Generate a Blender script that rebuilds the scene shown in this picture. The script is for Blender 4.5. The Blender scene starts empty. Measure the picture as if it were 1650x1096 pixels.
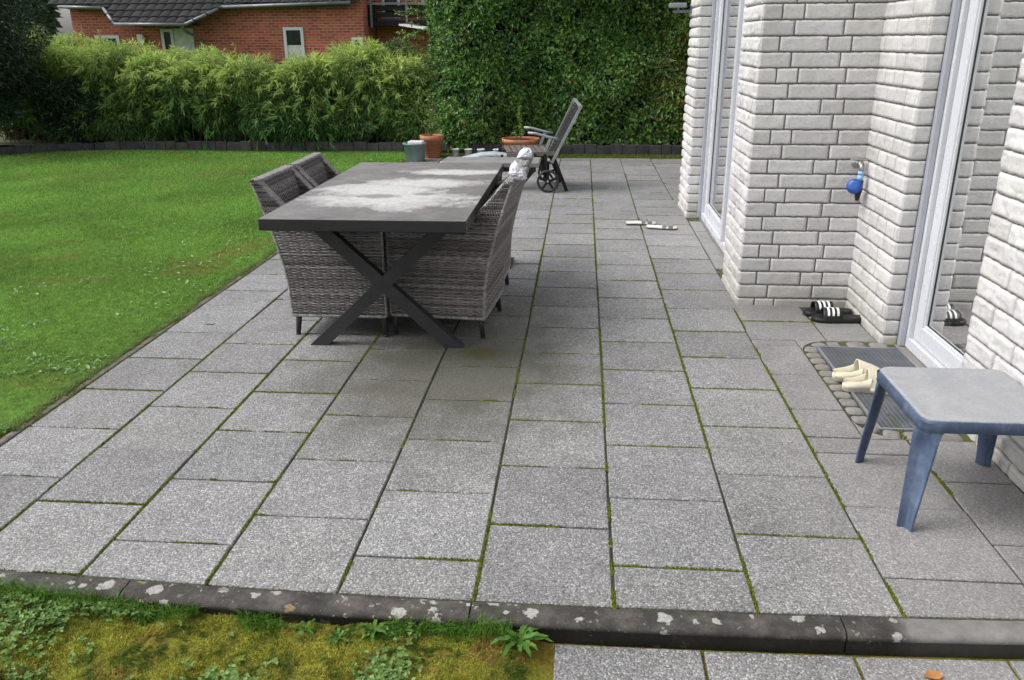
import bpy, math, random
import numpy as np
from mathutils import Matrix, Vector, Euler
R = math.radians
rng = np.random.default_rng(7)
random.seed(7)
scene = bpy.context.scene
col = scene.collection

# ------------------------------------------------------------------ camera
cd = bpy.data.cameras.new('camera'); cam = bpy.data.objects.new('camera', cd); col.objects.link(cam)
scene.camera = cam
F = 1333.579 / 1650.0
cd.sensor_fit = 'HORIZONTAL'; cd.sensor_width = 36.0; cd.lens = 36.0 * F
cd.clip_start = 0.05; cd.clip_end = 1500
RV = Vector((0.9966508, 0.08160884, -0.00521428)); UV = Vector((-0.02289834, 0.33972254, 0.94024691)); FW = Vector((-0.07850387, 0.93697844, -0.34045345))
M = Matrix(((RV.x, UV.x, -FW.x, -0.12226741), (RV.y, UV.y, -FW.y, 0.0), (RV.z, UV.z, -FW.z, 1.50597025), (0, 0, 0, 1)))
cam.matrix_world = M
# ------------------------------------------------------------------ world and sun (overcast)
w = bpy.data.worlds.new('World'); scene.world = w; w.use_nodes = True
nt = w.node_tree; bg = nt.nodes['Background']
sky = nt.nodes.new('ShaderNodeTexSky'); sky.sky_type = 'NISHITA'; sky.sun_disc = False
SUN_EL, SUN_AZ = R(50), R(-100)          # azimuth measured from +Y towards +X
sky.sun_elevation = SUN_EL; sky.sun_rotation = SUN_AZ; sky.air_density = 1.0; sky.dust_density = 4.0; sky.ozone_density = 1.0
hs = nt.nodes.new('ShaderNodeHueSaturation'); hs.inputs['Saturation'].default_value = 0.22
nt.links.new(sky.outputs[0], hs.inputs['Color']); nt.links.new(hs.outputs[0], bg.inputs['Color'])
bg.inputs['Strength'].default_value = 0.15
sd = bpy.data.lights.new('sun', 'SUN'); sun = bpy.data.objects.new('sun', sd); col.objects.link(sun)
sd.energy = 0.75; sd.angle = R(30); sd.color = (1.0, 0.97, 0.93)
d = Vector((math.sin(SUN_AZ) * math.cos(SUN_EL), math.cos(SUN_AZ) * math.cos(SUN_EL), math.sin(SUN_EL)))
sun.rotation_euler = d.to_track_quat('Z', 'Y').to_euler()
scene.view_settings.view_transform = 'Standard'; scene.view_settings.look = 'None'; scene.view_settings.gamma = 1
scene.view_settings.exposure = 0.74

# ------------------------------------------------------------------ noise
def _h(i, j, k, s):
    n = (i * 374761393 + j * 668265263 + k * 2147483647 + s * 974634777) & 0xffffffff
    n = ((n ^ (n >> 13)) * 1274126177) & 0xffffffff
    n = ((n ^ (n >> 16)) * 2246822519) & 0xffffffff
    return ((n ^ (n >> 15)) & 0xffff) / 65535.0
def vn(P, sc=1.0, s=0):
    P = np.asarray(P, float) * sc
    I = np.floor(P).astype(np.int64); f = P - I; f = f * f * (3 - 2 * f); r = 0
    for a in (0, 1):
        for b in (0, 1):
            for c in (0, 1):
                wgt = (f[:, 0] if a else 1 - f[:, 0]) * (f[:, 1] if b else 1 - f[:, 1]) * (f[:, 2] if c else 1 - f[:, 2])
                r = r + wgt * _h(I[:, 0] + a, I[:, 1] + b, I[:, 2] + c, s)
    return r
def fbm(P, sc=1.0, s=0, o=3):
    return sum(vn(P, sc * 2 ** k, s + k) * 0.5 ** k for k in range(o)) / sum(0.5 ** k for k in range(o))

# ------------------------------------------------------------------ node materials
class NM:
    def __init__(s, name):
        s.m = bpy.data.materials.new(name); s.m.use_nodes = True; s.t = s.m.node_tree; s.b = s.t.nodes['Principled BSDF']
        s.co = s.t.nodes.new('ShaderNodeTexCoord').outputs['Object']
    def n(s, typ, ins=None, **kw):
        x = s.t.nodes.new(typ)
        for k, v in kw.items(): setattr(x, k, v)
        for k, v in (ins or {}).items():
            if isinstance(v, bpy.types.NodeSocket): s.t.links.new(v, x.inputs[k])
            else: x.inputs[k].default_value = v
        return x
    def noise(s, sc, det=4, rough=.6, vec=None, dist=0): return s.n('ShaderNodeTexNoise', {'Vector': vec or s.co, 'Scale': sc, 'Detail': det, 'Roughness': rough, 'Distortion': dist}).outputs['Fac']
    def voro(s, sc, out='Distance', vec=None, feature='F1', rnd=1): return s.n('ShaderNodeTexVoronoi', {'Vector': vec or s.co, 'Scale': sc, 'Randomness': rnd}, feature=feature).outputs[out]
    def ramp(s, fac, stops, interp='LINEAR'):
        r = s.n('ShaderNodeValToRGB', {'Fac': fac}); r.color_ramp.interpolation = interp
        e = r.color_ramp.elements
        while len(e) < len(stops): e.new(0.5)
        for el, (p, c) in zip(e, stops):
            el.position = p; el.color = (c, c, c, 1) if isinstance(c, (int, float)) else (*c, 1)
        return r.outputs['Color']
    def mix(s, f, a, b, mode='MIX'):
        x = s.n('ShaderNodeMix', data_type='RGBA', blend_type=mode)
        for i, v in ((0, f), (6, a), (7, b)):
            if isinstance(v, bpy.types.NodeSocket): s.t.links.new(v, x.inputs[i])
            elif i == 0: x.inputs[0].default_value = v
            else: x.inputs[i].default_value = (v, v, v, 1) if isinstance(v, (int, float)) else (*v, 1)
        return x.outputs[2]
    def math(s, op, a, b=0.0, c=0.0):
        x = s.n('ShaderNodeMath', operation=op)
        for i, v in enumerate((a, b, c)):
            if isinstance(v, bpy.types.NodeSocket): s.t.links.new(v, x.inputs[i])
            else: x.inputs[i].default_value = v
        return x.outputs[0]
    def attr(s, name): return s.n('ShaderNodeAttribute', attribute_name=name).outputs['Color']
    def bump(s, h, st=.3, dist=.01):
        b = s.n('ShaderNodeBump', {'Height': h, 'Strength': st, 'Distance': dist}); s.t.links.new(b.outputs[0], s.b.inputs['Normal']); return s
    def done(s, colr, rough=.7, metal=0, spec=.5):
        for k, v in (('Base Color', colr), ('Roughness', rough), ('Metallic', metal), ('Specular IOR Level', spec)):
            if isinstance(v, bpy.types.NodeSocket): s.t.links.new(v, s.b.inputs[k])
            else: s.b.inputs[k].default_value = (*v, 1) if k == 'Base Color' else v
        return s.m
def simple(name, c, rough=.6, metal=0, nsc=6, amt=.25, bsc=None, bst=.2, spec=.5):
    m = NM(name); f = m.noise(nsc, 5)
    lo = tuple(x * (1 - amt) for x in c); hi = tuple(min(1, x * (1 + amt)) for x in c)
    cc = m.ramp(f, [(.3, lo), (.7, hi)])
    if bsc: m.bump(m.noise(bsc, 3), bst, .004)
    rr = m.ramp(m.noise(nsc * 2.3, 3), [(.3, max(.05, rough - .1)), (.7, min(1, rough + .1))])
    return m.done(cc, rr, metal, spec)

# ------------------------------------------------------------------ mesh helpers
class MB:
    """collects vertices, faces and a colour per vertex"""
    def __init__(s): s.v = []; s.f = []; s.c = []; s.n = 0
    def add(s, V, Fc, c=None):
        V = np.asarray(V, float).reshape(-1, 3)
        s.v.append(V)
        for f in Fc if isinstance(Fc, list) and len(Fc) and isinstance(Fc[0], np.ndarray) else [Fc]:
            f = np.asarray(f) if not isinstance(f, list) else f
            if isinstance(f, list):
                for q in f: s.f.append(np.array([q]) + s.n)
            else: s.f.append(f + s.n)
        if c is None: c = np.ones((len(V), 3)) * .5
        c = np.asarray(c, float)
        if c.ndim == 1: c = np.tile(c, (len(V), 1))
        s.c.append(c); s.n += len(V); return s
    def box(s, x0, x1, y0, y1, z0, z1, bev=0, c=None, T=None):
        if bev <= 0:
            V = np.array([(x, y, z) for z in (z0, z1) for y in (y0, y1) for x in (x0, x1)], float)
            Fc = np.array([(0, 2, 3, 1), (4, 5, 7, 6), (0, 1, 5, 4), (2, 6, 7, 3), (0, 4, 6, 2), (1, 3, 7, 5)])
            if T is not None: V = xf(V, T)
            return s.add(V, Fc, c)
        b = min(bev, (x1 - x0) / 2.01, (y1 - y0) / 2.01, (z1 - z0) / 2.01)
        bm = bmesh.new(); bmesh.ops.create_cube(bm, size=1)
        for v in bm.verts: v.co = ((x0 + x1) / 2 + v.co.x * (x1 - x0), (y0 + y1) / 2 + v.co.y * (y1 - y0), (z0 + z1) / 2 + v.co.z * (z1 - z0))
        bmesh.ops.bevel(bm, geom=bm.edges[:], offset=b, segments=2, profile=.6, affect='EDGES')
        return s.bm(bm, c, T)
    def bm(s, bm, c=None, T=None):
        bm.verts.ensure_lookup_table()
        V = np.array([v.co[:] for v in bm.verts]); fs = [[v.index for v in f.verts] for f in bm.faces]; bm.free()
        if T is not None: V = xf(V, T)
        return s.add(V, fs, c)
    def beam(s, a, b, w, h, up=(0, 0, 1), bev=0.002, c=None):
        a = Vector(a); b = Vector(b); d = (b - a); L = d.length; d.normalize(); u = Vector(up); x = d.cross(u).normalized(); u = x.cross(d).normalized()
        T = Matrix(((x.x, d.x, u.x, a.x), (x.y, d.y, u.y, a.y), (x.z, d.z, u.z, a.z), (0, 0, 0, 1)))
        return s.box(-w / 2, w / 2, 0, L, -h / 2, h / 2, bev, c, T)
    def tube(s, pts, r, n=8, c=None, cap=True):
        P = [Vector(p) for p in pts]; rr = r if isinstance(r, (list, tuple)) else [r] * len(P)
        V = []; up = Vector((0, 0, 1)); prev = None
        for i, p in enumerate(P):
            t = (P[min(i + 1, len(P) - 1)] - P[max(i - 1, 0)]).normalized()
            x = prev if prev is not None else (t.cross(up) if abs(t.z) < .95 else t.cross(Vector((1, 0, 0))))
            x = (x - t * x.dot(t)).normalized(); y = t.cross(x); prev = x
            for k in range(n):
                a = 2 * math.pi * k / n; V.append(p + (x * math.cos(a) + y * math.sin(a)) * rr[i])
        Fc = [[i * n + k, i * n + (k + 1) % n, (i + 1) * n + (k + 1) % n, (i + 1) * n + k] for i in range(len(P) - 1) for k in range(n)]
        mb = [np.array(Fc)]
        s.add([v[:] for v in V], mb, c)
        if cap:
            off = s.n - len(V)
            s.f.append(np.array([[off + k for k in reversed(range(n))]])); s.f.append(np.array([[off + (len(P) - 1) * n + k for k in range(n)]]))
        return s
    def lathe(s, prof, n=28, ctr=(0, 0, 0), c=None, sx=1, sy=1, T=None):
        A = np.linspace(0, 2 * math.pi, n, endpoint=False); V = []
        for r, z in prof: V += [(ctr[0] + r * math.cos(a) * sx, ctr[1] + r * math.sin(a) * sy, ctr[2] + z) for a in A]
        Fc = [[i * n + k, i * n + (k + 1) % n, (i + 1) * n + (k + 1) % n, (i + 1) * n + k] for i in range(len(prof) - 1) for k in range(n)]
        V = np.array(V)
        if T is not None: V = xf(V, T)
        return s.add(V, [np.array(Fc)], c)
    def build(s, name, mat, parent=None, smooth=False, loc=None, recalc=True):
        V = np.concatenate(s.v); me = bpy.data.meshes.new(name)
        tot = [np.full(len(f), f.shape[1]) for f in s.f]; idx = np.concatenate([f.ravel() for f in s.f]).astype(np.int32); tot = np.concatenate(tot).astype(np.int32)
        if loc is not None: V = V - np.array(loc)
        me.vertices.add(len(V)); me.vertices.foreach_set('co', V.astype(np.float32).ravel())
        me.loops.add(len(idx)); me.loops.foreach_set('vertex_index', idx)
        me.polygons.add(len(tot)); st = np.zeros(len(tot), np.int32); st[1:] = np.cumsum(tot)[:-1]
        me.polygons.foreach_set('loop_start', st); me.polygons.foreach_set('loop_total', tot)
        me.polygons.foreach_set('use_smooth', np.full(len(tot), bool(smooth)))
        a = me.color_attributes.new('tone', 'FLOAT_COLOR', 'POINT'); C = np.ones((len(V), 4), np.float32); C[:, :3] = np.concatenate(s.c); a.data.foreach_set('color', C.ravel())
        me.update(calc_edges=True); me.validate()
        if smooth and recalc:
            b_ = bmesh.new(); b_.from_mesh(me); bmesh.ops.recalc_face_normals(b_, faces=b_.faces[:]); b_.to_mesh(me); b_.free()
        for mm in (mat if isinstance(mat, (list, tuple)) else [mat]): me.materials.append(mm)
        o = bpy.data.objects.new(name, me); col.objects.link(o)
        if parent is not None: o.parent = parent
        if loc is not None: o.location = loc
        return o
import bmesh
def xf(V, T):
    T = np.array(T); return np.asarray(V) @ T[:3, :3].T + T[:3, 3]
def grid(nu, nv):
    i, j = np.meshgrid(np.arange(nu - 1), np.arange(nv - 1), indexing='ij'); a = (i * nv + j).ravel()
    return np.stack([a, a + nv, a + nv + 1, a + 1], 1)
def tag(o, label=None, cat=None, group=None, kind=None):
    for k, v in (('label', label), ('category', cat), ('group', group), ('kind', kind)):
        if v: o[k] = v
    return o
def thing(name, loc, label, cat, group=None, rz=0, kind=None):
    o = bpy.data.objects.new(name, None); col.objects.link(o); o.location = loc; o.rotation_euler = (0, 0, rz); o.empty_display_size = .1
    return tag(o, label, cat, group, kind)
def copy_tree(o, parent=None):
    c = o.copy(); col.objects.link(c); c.parent = parent
    for ch in list(o.children): copy_tree(ch, c)
    return c
def subsurf(o, lv=2):
    m = o.modifiers.new('s', 'SUBSURF'); m.levels = lv; m.render_levels = lv; return o

# ------------------------------------------------------------------ MATERIALS
def mat_slab(name='exposed_aggregate', tone=1.0):
    m = NM(name)
    geo = m.n('ShaderNodeNewGeometry').outputs['Position']
    wv = m.n('ShaderNodeMix', {}, data_type='VECTOR')
    v = m.n('ShaderNodeTexVoronoi', {'Vector': geo, 'Scale': 175.0}, feature='F1')
    sep = m.n('ShaderNodeSeparateColor', {'Color': v.outputs['Color']})
    stone = m.ramp(sep.outputs[0], [(0, .10), (.25, .18), (.5, .26), (.72, .35), (.88, .47), (1, .82)])
    tint = m.mix(.35, stone, m.ramp(sep.outputs[1], [(0, (.30, .27, .25)), (.5, (.26, .26, .27)), (1, (.34, .33, .33))]), 'MIX')
    v2 = m.voro(260.0, 'Color', geo); sep2 = m.n('ShaderNodeSeparateColor', {'Color': v2})
    tint = m.mix(.3, tint, m.ramp(sep2.outputs[0], [(0, .10), (.6, .28), (1, .60)]))
    edge = m.ramp(v.outputs['Distance'], [(.35, 1.0), (.75, .55)])
    c = m.mix(1, tint, edge, 'MULTIPLY')
    c = m.mix(1, c, m.attr('tone'), 'MULTIPLY')
    big = m.ramp(m.noise(1.6, 5, .65, geo), [(.3, .80), (.5, 1.0), (.7, 1.14)]); c = m.mix(1, c, big, 'MULTIPLY')
    sp = m.voro(9.0, 'Distance', geo); c = m.mix(m.ramp(m.math('ADD', sp, m.math('MULTIPLY', m.noise(60, 4, .7, geo), .08)), [(.075, .75), (.095, 0.0)]), c, (.045, .042, .036))
    med = m.ramp(m.noise(11, 6, .7, geo), [(.3, .86), (.6, 1.06)]); c = m.mix(1, c, med, 'MULTIPLY')
    sxyz = m.n('ShaderNodeSeparateXYZ', {'Vector': geo})
    # the mossy patch of dirt in front of the right table foot
    def blob(x, y, rx, ry):
        a = m.math('DIVIDE', m.math('SUBTRACT', sxyz.outputs[0], x), rx); b = m.math('DIVIDE', m.math('SUBTRACT', sxyz.outputs[1], y), ry)
        return m.math('SUBTRACT', 1.0, m.math('SQRT', m.math('ADD', m.math('MULTIPLY', a, a), m.math('MULTIPLY', b, b))))
    def mask(bl, sc, lo, hi, k=.9):
        return m.ramp(m.math('ADD', bl, m.math('MULTIPLY', m.math('SUBTRACT', m.noise(sc, 6, .7, geo), .5), k)), [(lo, 0.0), (hi, 1.0)])
    c = m.mix(m.math('MULTIPLY', mask(blob(-.72, 3.72, .85, 1.1), 5, .05, .62, 1.2), .78), c, (.075, .074, .050))
    c = m.mix(m.math('MULTIPLY', mask(blob(-.60, 3.93, .16, .14), 14, .15, .6), .8), c, (.075, .07, .018))
    c = m.mix(m.math('MULTIPLY', mask(blob(-.35, 4.5, .35, .9), 6, .15, .8, 1.2), .4), c, (.10, .10, .07))
    # darker tone in the entrance corner and along the near wall
    c = m.mix(m.math('MULTIPLY', mask(blob(1.25, 4.75, .55, .35), 5, .0, .8, .8), .55), c, (.11, .105, .095))
    c = m.mix(m.math('MULTIPLY', mask(blob(1.45, 3.0, .35, 1.0), 5, .0, .8, .8), .35), c, (.13, .12, .11))
    # browner flagstones by the house, smoother and worn
    wear = m.ramp(sxyz.outputs[0], [(.55, 0.0), (.95, 1.0)])
    c = m.mix(m.math('MULTIPLY', wear, .45), c, m.mix(1, (.245, .232, .225), big, 'MULTIPLY'))
    h = m.math('ADD', m.ramp(v.outputs['Distance'], [(.2, 1.0), (.7, 0.0)]), m.math('MULTIPLY', m.noise(300, 2, .5, geo), .5))
    m.bump(h, .55, .0022)
    rg = m.ramp(m.noise(2.2, 4, .6, geo), [(.3, .55), (.7, .8)])
    return m.done(c, rg, 0, .45)
m_slab = mat_slab()
def mat_soil():
    m = NM('joint_soil'); n = m.noise(2.5, 5); n2 = m.noise(60, 3)
    mm = m.ramp(m.math('ADD', m.math('MULTIPLY', n, .8), m.math('MULTIPLY', n2, .4)), [(.52, (.030, .027, .024)), (.66, (.060, .075, .016))])
    return m.bump(n2, .5, .004).done(mm, .95)
m_soil = mat_soil()
def mat_tone(name, rough=.6, spec=.4, bsc=None, trans=0, nsc=20, na=.25):
    m = NM(name); c = m.mix(1, m.attr('tone'), m.ramp(m.noise(nsc, 3), [(.3, 1 - na), (.7, 1 + na)]), 'MULTIPLY')
    if bsc: m.bump(m.noise(bsc, 3), .4, .004)
    mt = m.done(c, rough, 0, spec)
    if trans:
        tr = m.n('ShaderNodeBsdfTranslucent', {'Color': c}); mx = m.n('ShaderNodeMixShader', {0: trans})
        out = m.t.nodes['Material Output']
        m.t.links.new(m.b.outputs[0], mx.inputs[1]); m.t.links.new(tr.outputs[0], mx.inputs[2]); m.t.links.new(mx.outputs[0], out.inputs['Surface'])
    return mt
m_grass = mat_tone('grass_blades', .65, .25, trans=.35)
m_leaf = mat_tone('hedge_leaves', .32, .6, trans=.22)
m_bamboo = mat_tone('bamboo_leaves', .5, .4, trans=.42)
m_mosst = mat_tone('moss', .95, .1, trans=.1)
m_wood = mat_tone('bark', .85, .2)
def mat_lawn():
    m = NM('lawn_soil'); a = m.noise(1.1, 5, .65); b = m.noise(45, 5, .7); e = m.noise(.35, 3)
    g = m.ramp(b, [(.25, (.03, .08, .012)), (.55, (.075, .18, .028)), (.75, (.12, .25, .04))])
    y = m.ramp(b, [(.25, (.05, .06, .012)), (.6, (.13, .13, .03)), (.8, (.19, .16, .045))])
    return m.bump(b, .8, .02).done(m.mix(m.ramp(m.math('ADD', m.math('MULTIPLY', a, .7), m.math('MULTIPLY', e, .3)), [(.53, 0.0), (.68, .75)]), g, y), .95, 0, .1)
m_lawn = mat_lawn()
def mat_mossground():
    m = NM('moss_ground'); a = m.noise(5, 6, .7); b = m.noise(80, 5, .7)
    g = m.ramp(a, [(.3, (.13, .16, .02)), (.48, (.25, .24, .035)), (.60, (.26, .17, .04)), (.72, (.17, .09, .035))])
    return m.bump(b, 1, .02).done(m.mix(1, g, m.ramp(b, [(.3, .5), (.7, 1.2)]), 'MULTIPLY'), .95, 0, .1)
m_mossg = mat_mossground()
def mat_curb():
    m = NM('kerb_concrete'); geo = m.n('ShaderNodeNewGeometry').outputs['Position']
    base = m.ramp(m.noise(9, 8, .75, geo), [(.3, (.015, .013, .012)), (.48, (.040, .035, .031)), (.66, (.10, .088, .078))])
    sx = m.n('ShaderNodeSeparateXYZ', {'Vector': geo})
    clean = m.ramp(m.math('ADD', sx.outputs[0], m.math('MULTIPLY', m.noise(5, 4, .6, geo), .35)), [(.90, 0.0), (1.08, 1.0)])
    base = m.mix(clean, base, m.ramp(m.noise(20, 6, .7, geo), [(.3, (.13, .125, .12)), (.7, (.22, .21, .20))]))
    sc = m.n('ShaderNodeVectorMath', {0: m.n('ShaderNodeTexNoise', {'Vector': geo, 'Scale': 60.0, 'Detail': 4.0}).outputs['Color']}, operation='SCALE'); sc.inputs['Scale'].default_value = .035
    ad = m.n('ShaderNodeVectorMath', {0: geo, 1: sc.outputs[0]}, operation='ADD')
    v = m.n('ShaderNodeTexVoronoi', {'Vector': ad.outputs[0], 'Scale': 19.0})
    rs = m.n('ShaderNodeSeparateColor', {'Color': v.outputs['Color']})
    rad = m.math('MULTIPLY', m.ramp(rs.outputs[0], [(.0, 0.0), (1.0, 1.0)]), .46)
    f = m.ramp(m.math('ADD', m.math('SUBTRACT', rad, v.outputs['Distance']), m.math('MULTIPLY', m.math('SUBTRACT', m.noise(110, 5, .8, geo), .5), .16)), [(.0, 0.0), (.05, .8)])
    v3 = m.n('ShaderNodeTexVoronoi', {'Vector': ad.outputs[0], 'Scale': 60.0}); r3 = m.n('ShaderNodeSeparateColor', {'Color': v3.outputs['Color']})
    f3 = m.ramp(m.math('SUBTRACT', m.math('MULTIPLY', m.ramp(r3.outputs[0], [(.55, 0.0), (1.0, 1.0)]), .42), v3.outputs['Distance']), [(.0, 0.0), (.06, .6)])
    f = m.math('MULTIPLY', m.math('MAXIMUM', f, m.math('MULTIPLY', f3, m.ramp(m.noise(4, 3, .6, geo), [(.4, 0.0), (.6, 1.0)]))), m.math('SUBTRACT', 1.0, clean))
    base = m.mix(m.ramp(m.noise(28, 6, .8, geo), [(.56, 0.0), (.72, .5)]), base, (.17, .165, .15))
    lich = m.mix(m.ramp(rs.outputs[1], [(.80, 0.0), (.9, 1.0)]), (.46, .455, .42), (.30, .22, .09))
    lich = m.mix(1, lich, m.ramp(m.noise(120, 3, .6, geo), [(.3, .6), (.6, 1.1)]), 'MULTIPLY')
    c = m.mix(m.math('MULTIPLY', f, .85), base, lich)
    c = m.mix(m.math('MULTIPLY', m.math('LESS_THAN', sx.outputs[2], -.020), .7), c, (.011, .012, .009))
    up = m.n('ShaderNodeSeparateXYZ', {'Vector': m.n('ShaderNodeNewGeometry').outputs['Normal']}).outputs[2]
    m.bump(m.noise(150, 4, .7, geo), .5, .004)
    return m.done(c, .8)
m_curb = mat_curb()
def mat_brick():
    m = NM('white_painted_stone'); geo = m.n('ShaderNodeNewGeometry').outputs['Position']
    a = m.ramp(m.noise(3.5, 5, .6, geo), [(.3, (.51, .503, .503)), (.7, (.625, .617, .615))])
    c = m.mix(1, a, m.attr('tone'), 'MULTIPLY')
    c = m.mix(1, c, m.ramp(m.noise(55, 6, .75, geo), [(.28, (.78, .76, .74)), (.5, (1, 1, 1)), (1, (1.03, 1.03, 1.03))]), 'MULTIPLY')
    sz = m.n('ShaderNodeSeparateXYZ', {'Vector': geo}).outputs[2]
    dirt = m.math('MULTIPLY', m.ramp(m.math('ADD', sz, m.math('MULTIPLY', m.noise(8, 5, .7, geo), .35)), [(.12, 1.0), (.42, 0.0)]), .5)
    c = m.mix(dirt, c, (.27, .26, .19))
    c = m.mix(m.ramp(m.noise(2.2, 6, .75, geo), [(.56, 0.0), (.75, .4)]), c, (.36, .34, .31))
    m.bump(m.math('ADD', m.noise(45, 5, .7, geo), m.math('MULTIPLY', m.noise(170, 3, .6, geo), .35)), .55, .006)
    return m.done(c, .75, 0, .3)
m_brick = mat_brick()
m_mortar = simple('grey_mortar', (.165, .157, .150), .95, 0, 30, .25, 120, .5)
m_pvc = simple('white_window_plastic', (.56, .57, .61), .28, 0, 3, .04)
m_rail = simple('grey_aluminium_rail', (.42, .43, .48), .35, .3, 5, .08)
m_gasket = simple('black_rubber_seal', (.02, .02, .022), .5)
def mat_glass():
    m = NM('window_glass'); t = m.t
    tr = m.n('ShaderNodeBsdfTransparent', {'Color': (.62, .66, .65, 1)}); gl = m.n('ShaderNodeBsdfGlossy', {'Color': (1, 1, 1, 1), 'Roughness': .0})
    fr = m.n('ShaderNodeFresnel', {'IOR': 1.52}); k = m.math('MINIMUM', m.math('MULTIPLY', fr.outputs[0], .78), .95)
    mx = m.n('ShaderNodeMixShader', {0: k, 1: tr.outputs[0], 2: gl.outputs[0]})
    t.links.new(mx.outputs[0], t.nodes['Material Output'].inputs['Surface']); return m.m
m_glass = mat_glass()

# ------------------------------------------------------------------ GROUND, PATIO
W = .4
gm = MB()
# one ground sheet to the horizon, a shallow pit under the paving so nothing is coplanar
N = 90
xs = np.sort(np.concatenate([-np.geomspace(400, 12, 22), np.linspace(-11, 12, 64), [-2.48, -2.462], np.geomspace(13, 400, 22)]))
ys = np.sort(np.concatenate([-np.geomspace(300, 3, 12), np.linspace(-2.6, 13, 70), [11.432, 11.445], np.geomspace(14, 600, 24)]))
X, Y = np.meshgrid(xs, ys, indexing='ij'); P = np.stack([X.ravel(), Y.ravel(), X.ravel() * 0], 1)
Z = (fbm(P, .6, 3) - .5) * .05 - .02
inpat = (P[:, 0] > -2.47) & (P[:, 1] < 11.44)
Z = np.where(inpat, -.30, Z); P[:, 2] = Z
gm.add(P, grid(len(xs), len(ys)))
tag(gm.build('ground', m_lawn, smooth=True), kind='structure')

slabY = {-5: 2.3912, -4: 2.1768, -3: 2.3552, -2: 2.1504, -1: 2.3592, 0: 2.156, 1: 2.3568}
def slab_box(mb, x0, x1, y0, y1, z, tone, j=.0035, tilt=.0012):
    jx, jy = j * (1 + .5 * random.random()), j * (1 + .5 * random.random())
    a, b, c_, d_ = x0 + jx, x1 - jx, y0 + jy, y1 - jy
    if b - a < .02 or d_ - c_ < .02: return
    dz = [random.uniform(-tilt, tilt) for _ in range(3)]
    e = .0035; bt = []
    V = []
    for (ix, iy, iz) in ((a, c_, -.05), (b, c_, -.05), (b, d_, -.05), (a, d_, -.05), (a, c_, -e), (b, c_, -e), (b, d_, -e), (a, d_, -e), (a + e, c_ + e, 0), (b - e, c_ + e, 0), (b - e, d_ - e, 0), (a + e, d_ - e, 0)):
        V.append((ix, iy, z + iz + dz[0] + dz[1] * (ix - a) / (b - a) + dz[2] * (iy - c_) / (d_ - c_)))
    Fc = [[0, 1, 5, 4], [1, 2, 6, 5], [2, 3, 7, 6], [3, 0, 4, 7], [4, 5, 9, 8], [5, 6, 10, 9], [6, 7, 11, 10], [7, 4, 8, 11], [8, 9, 10, 11]]
    mb.add(V, [np.array(Fc)], tone)
def bow(x): return .040 * np.minimum(((np.asarray(x) + .25) / 1.5) ** 2, 1.6)
pat = MB(); joints = []
Y0, Y1 = 1.956, 11.42
ENT = (1.035, 1.60, 3.09, 4.245)
for c in range(-6, 4):
    x0, x1 = c * W, (c + 1) * W
    ph = slabY.get(c, 2.3568 if c % 2 else 2.156)
    ks = [ph + k * W for k in range(-4, 30)]
    ys_ = [Y0] + [y for y in ks if Y0 + .02 < y < Y1 - .03] + [Y1]
    for a, b in zip(ys_[:-1], ys_[1:]):
        g = random.uniform(.80, 1.04); t = (g * random.uniform(.995, 1.015), g, g * random.uniform(.985, 1.015))
        if c >= 2 and 4.86 < (a + b) / 2 < 8.12: continue
        if c >= 2 and a < 8.12 < b: a = 8.115
        xx1 = x1
        if c == 1 and 4.9 < b and a < 8.1: xx1 = .829
        if c == 3 and a < 8: xx1 = 1.46
        if c >= 2 and b > ENT[2] and a < ENT[3]:
            # slabs cut round the cobble frame
            if c == 2:
                if a < ENT[2]: slab_box(pat, x0, xx1, a, ENT[2], 0, t)
                slab_box(pat, x0, ENT[0], max(a, ENT[2]), min(b, ENT[3]), 0, t)
                if b > ENT[3]: slab_box(pat, x0, xx1, ENT[3], b, 0, t)
            else:
                if a < ENT[2]: slab_box(pat, x0, xx1, a, ENT[2], 0, t)
                if b > ENT[3]: slab_box(pat, x0, xx1, ENT[3], b, 0, t)
            continue
        slab_box(pat, x0, xx1, a, b, 0, t)
        if a > Y0 + .01: joints.append(((x0, a), (xx1, a), .3 + .9 * random.random()))
    if c >= 2: joints.append(((x0, 8.13), (x0, Y1), .5))
    joints.append(((x0, Y0), (x0, Y1 if c < 2 else 4.8), .55 + .4 * random.random()))
for yy in np.arange(4.9, 11.3, .4):
    if not (5.45 < yy < 7.45): continue
    slab_box(pat, .83, .94, yy, yy + .4, 0, (.9, .9, .92)) if yy + .4 < 7.5 else None
for v_ in pat.v: v_[:, 1] += np.where(v_[:, 1] < 1.99, bow(v_[:, 0]), 0)
for sgn, yc_ in ((1, ENT[3]), (-1, ENT[2])):
    rr = .13 + .078 / 2 + .004; cx_, cy_ = ENT[0] + rr, yc_ - sgn * rr
    arc = [(cx_ - rr * math.cos(R(a)), cy_ + sgn * rr * math.sin(R(a))) for a in np.linspace(0, 90, 14)]
    V = [(ENT[0] - .004, yc_ + sgn * .004, -.0012)] + [(x, y, -.0012) for x, y in arc]; V2 = [(x, y, -.03) for x, y, z in V]
    pat.add(V, [np.array([[0, k, k + 1] for k in range(1, 14)])], (.95, .95, .95)); pat.add(V[1:] + V2[1:], [np.array([[k, k + 1, 14 + k + 1, 14 + k] for k in range(13)])], (.8, .8, .8))
tag(pat.build('patio_paving', m_slab), kind='structure')
so = MB(); so.box(-2.41, 1.62, 1.93, Y1 + .03, -.04, -.0075); tag(so.build('joint_bed', m_soil), kind='structure')
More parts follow.
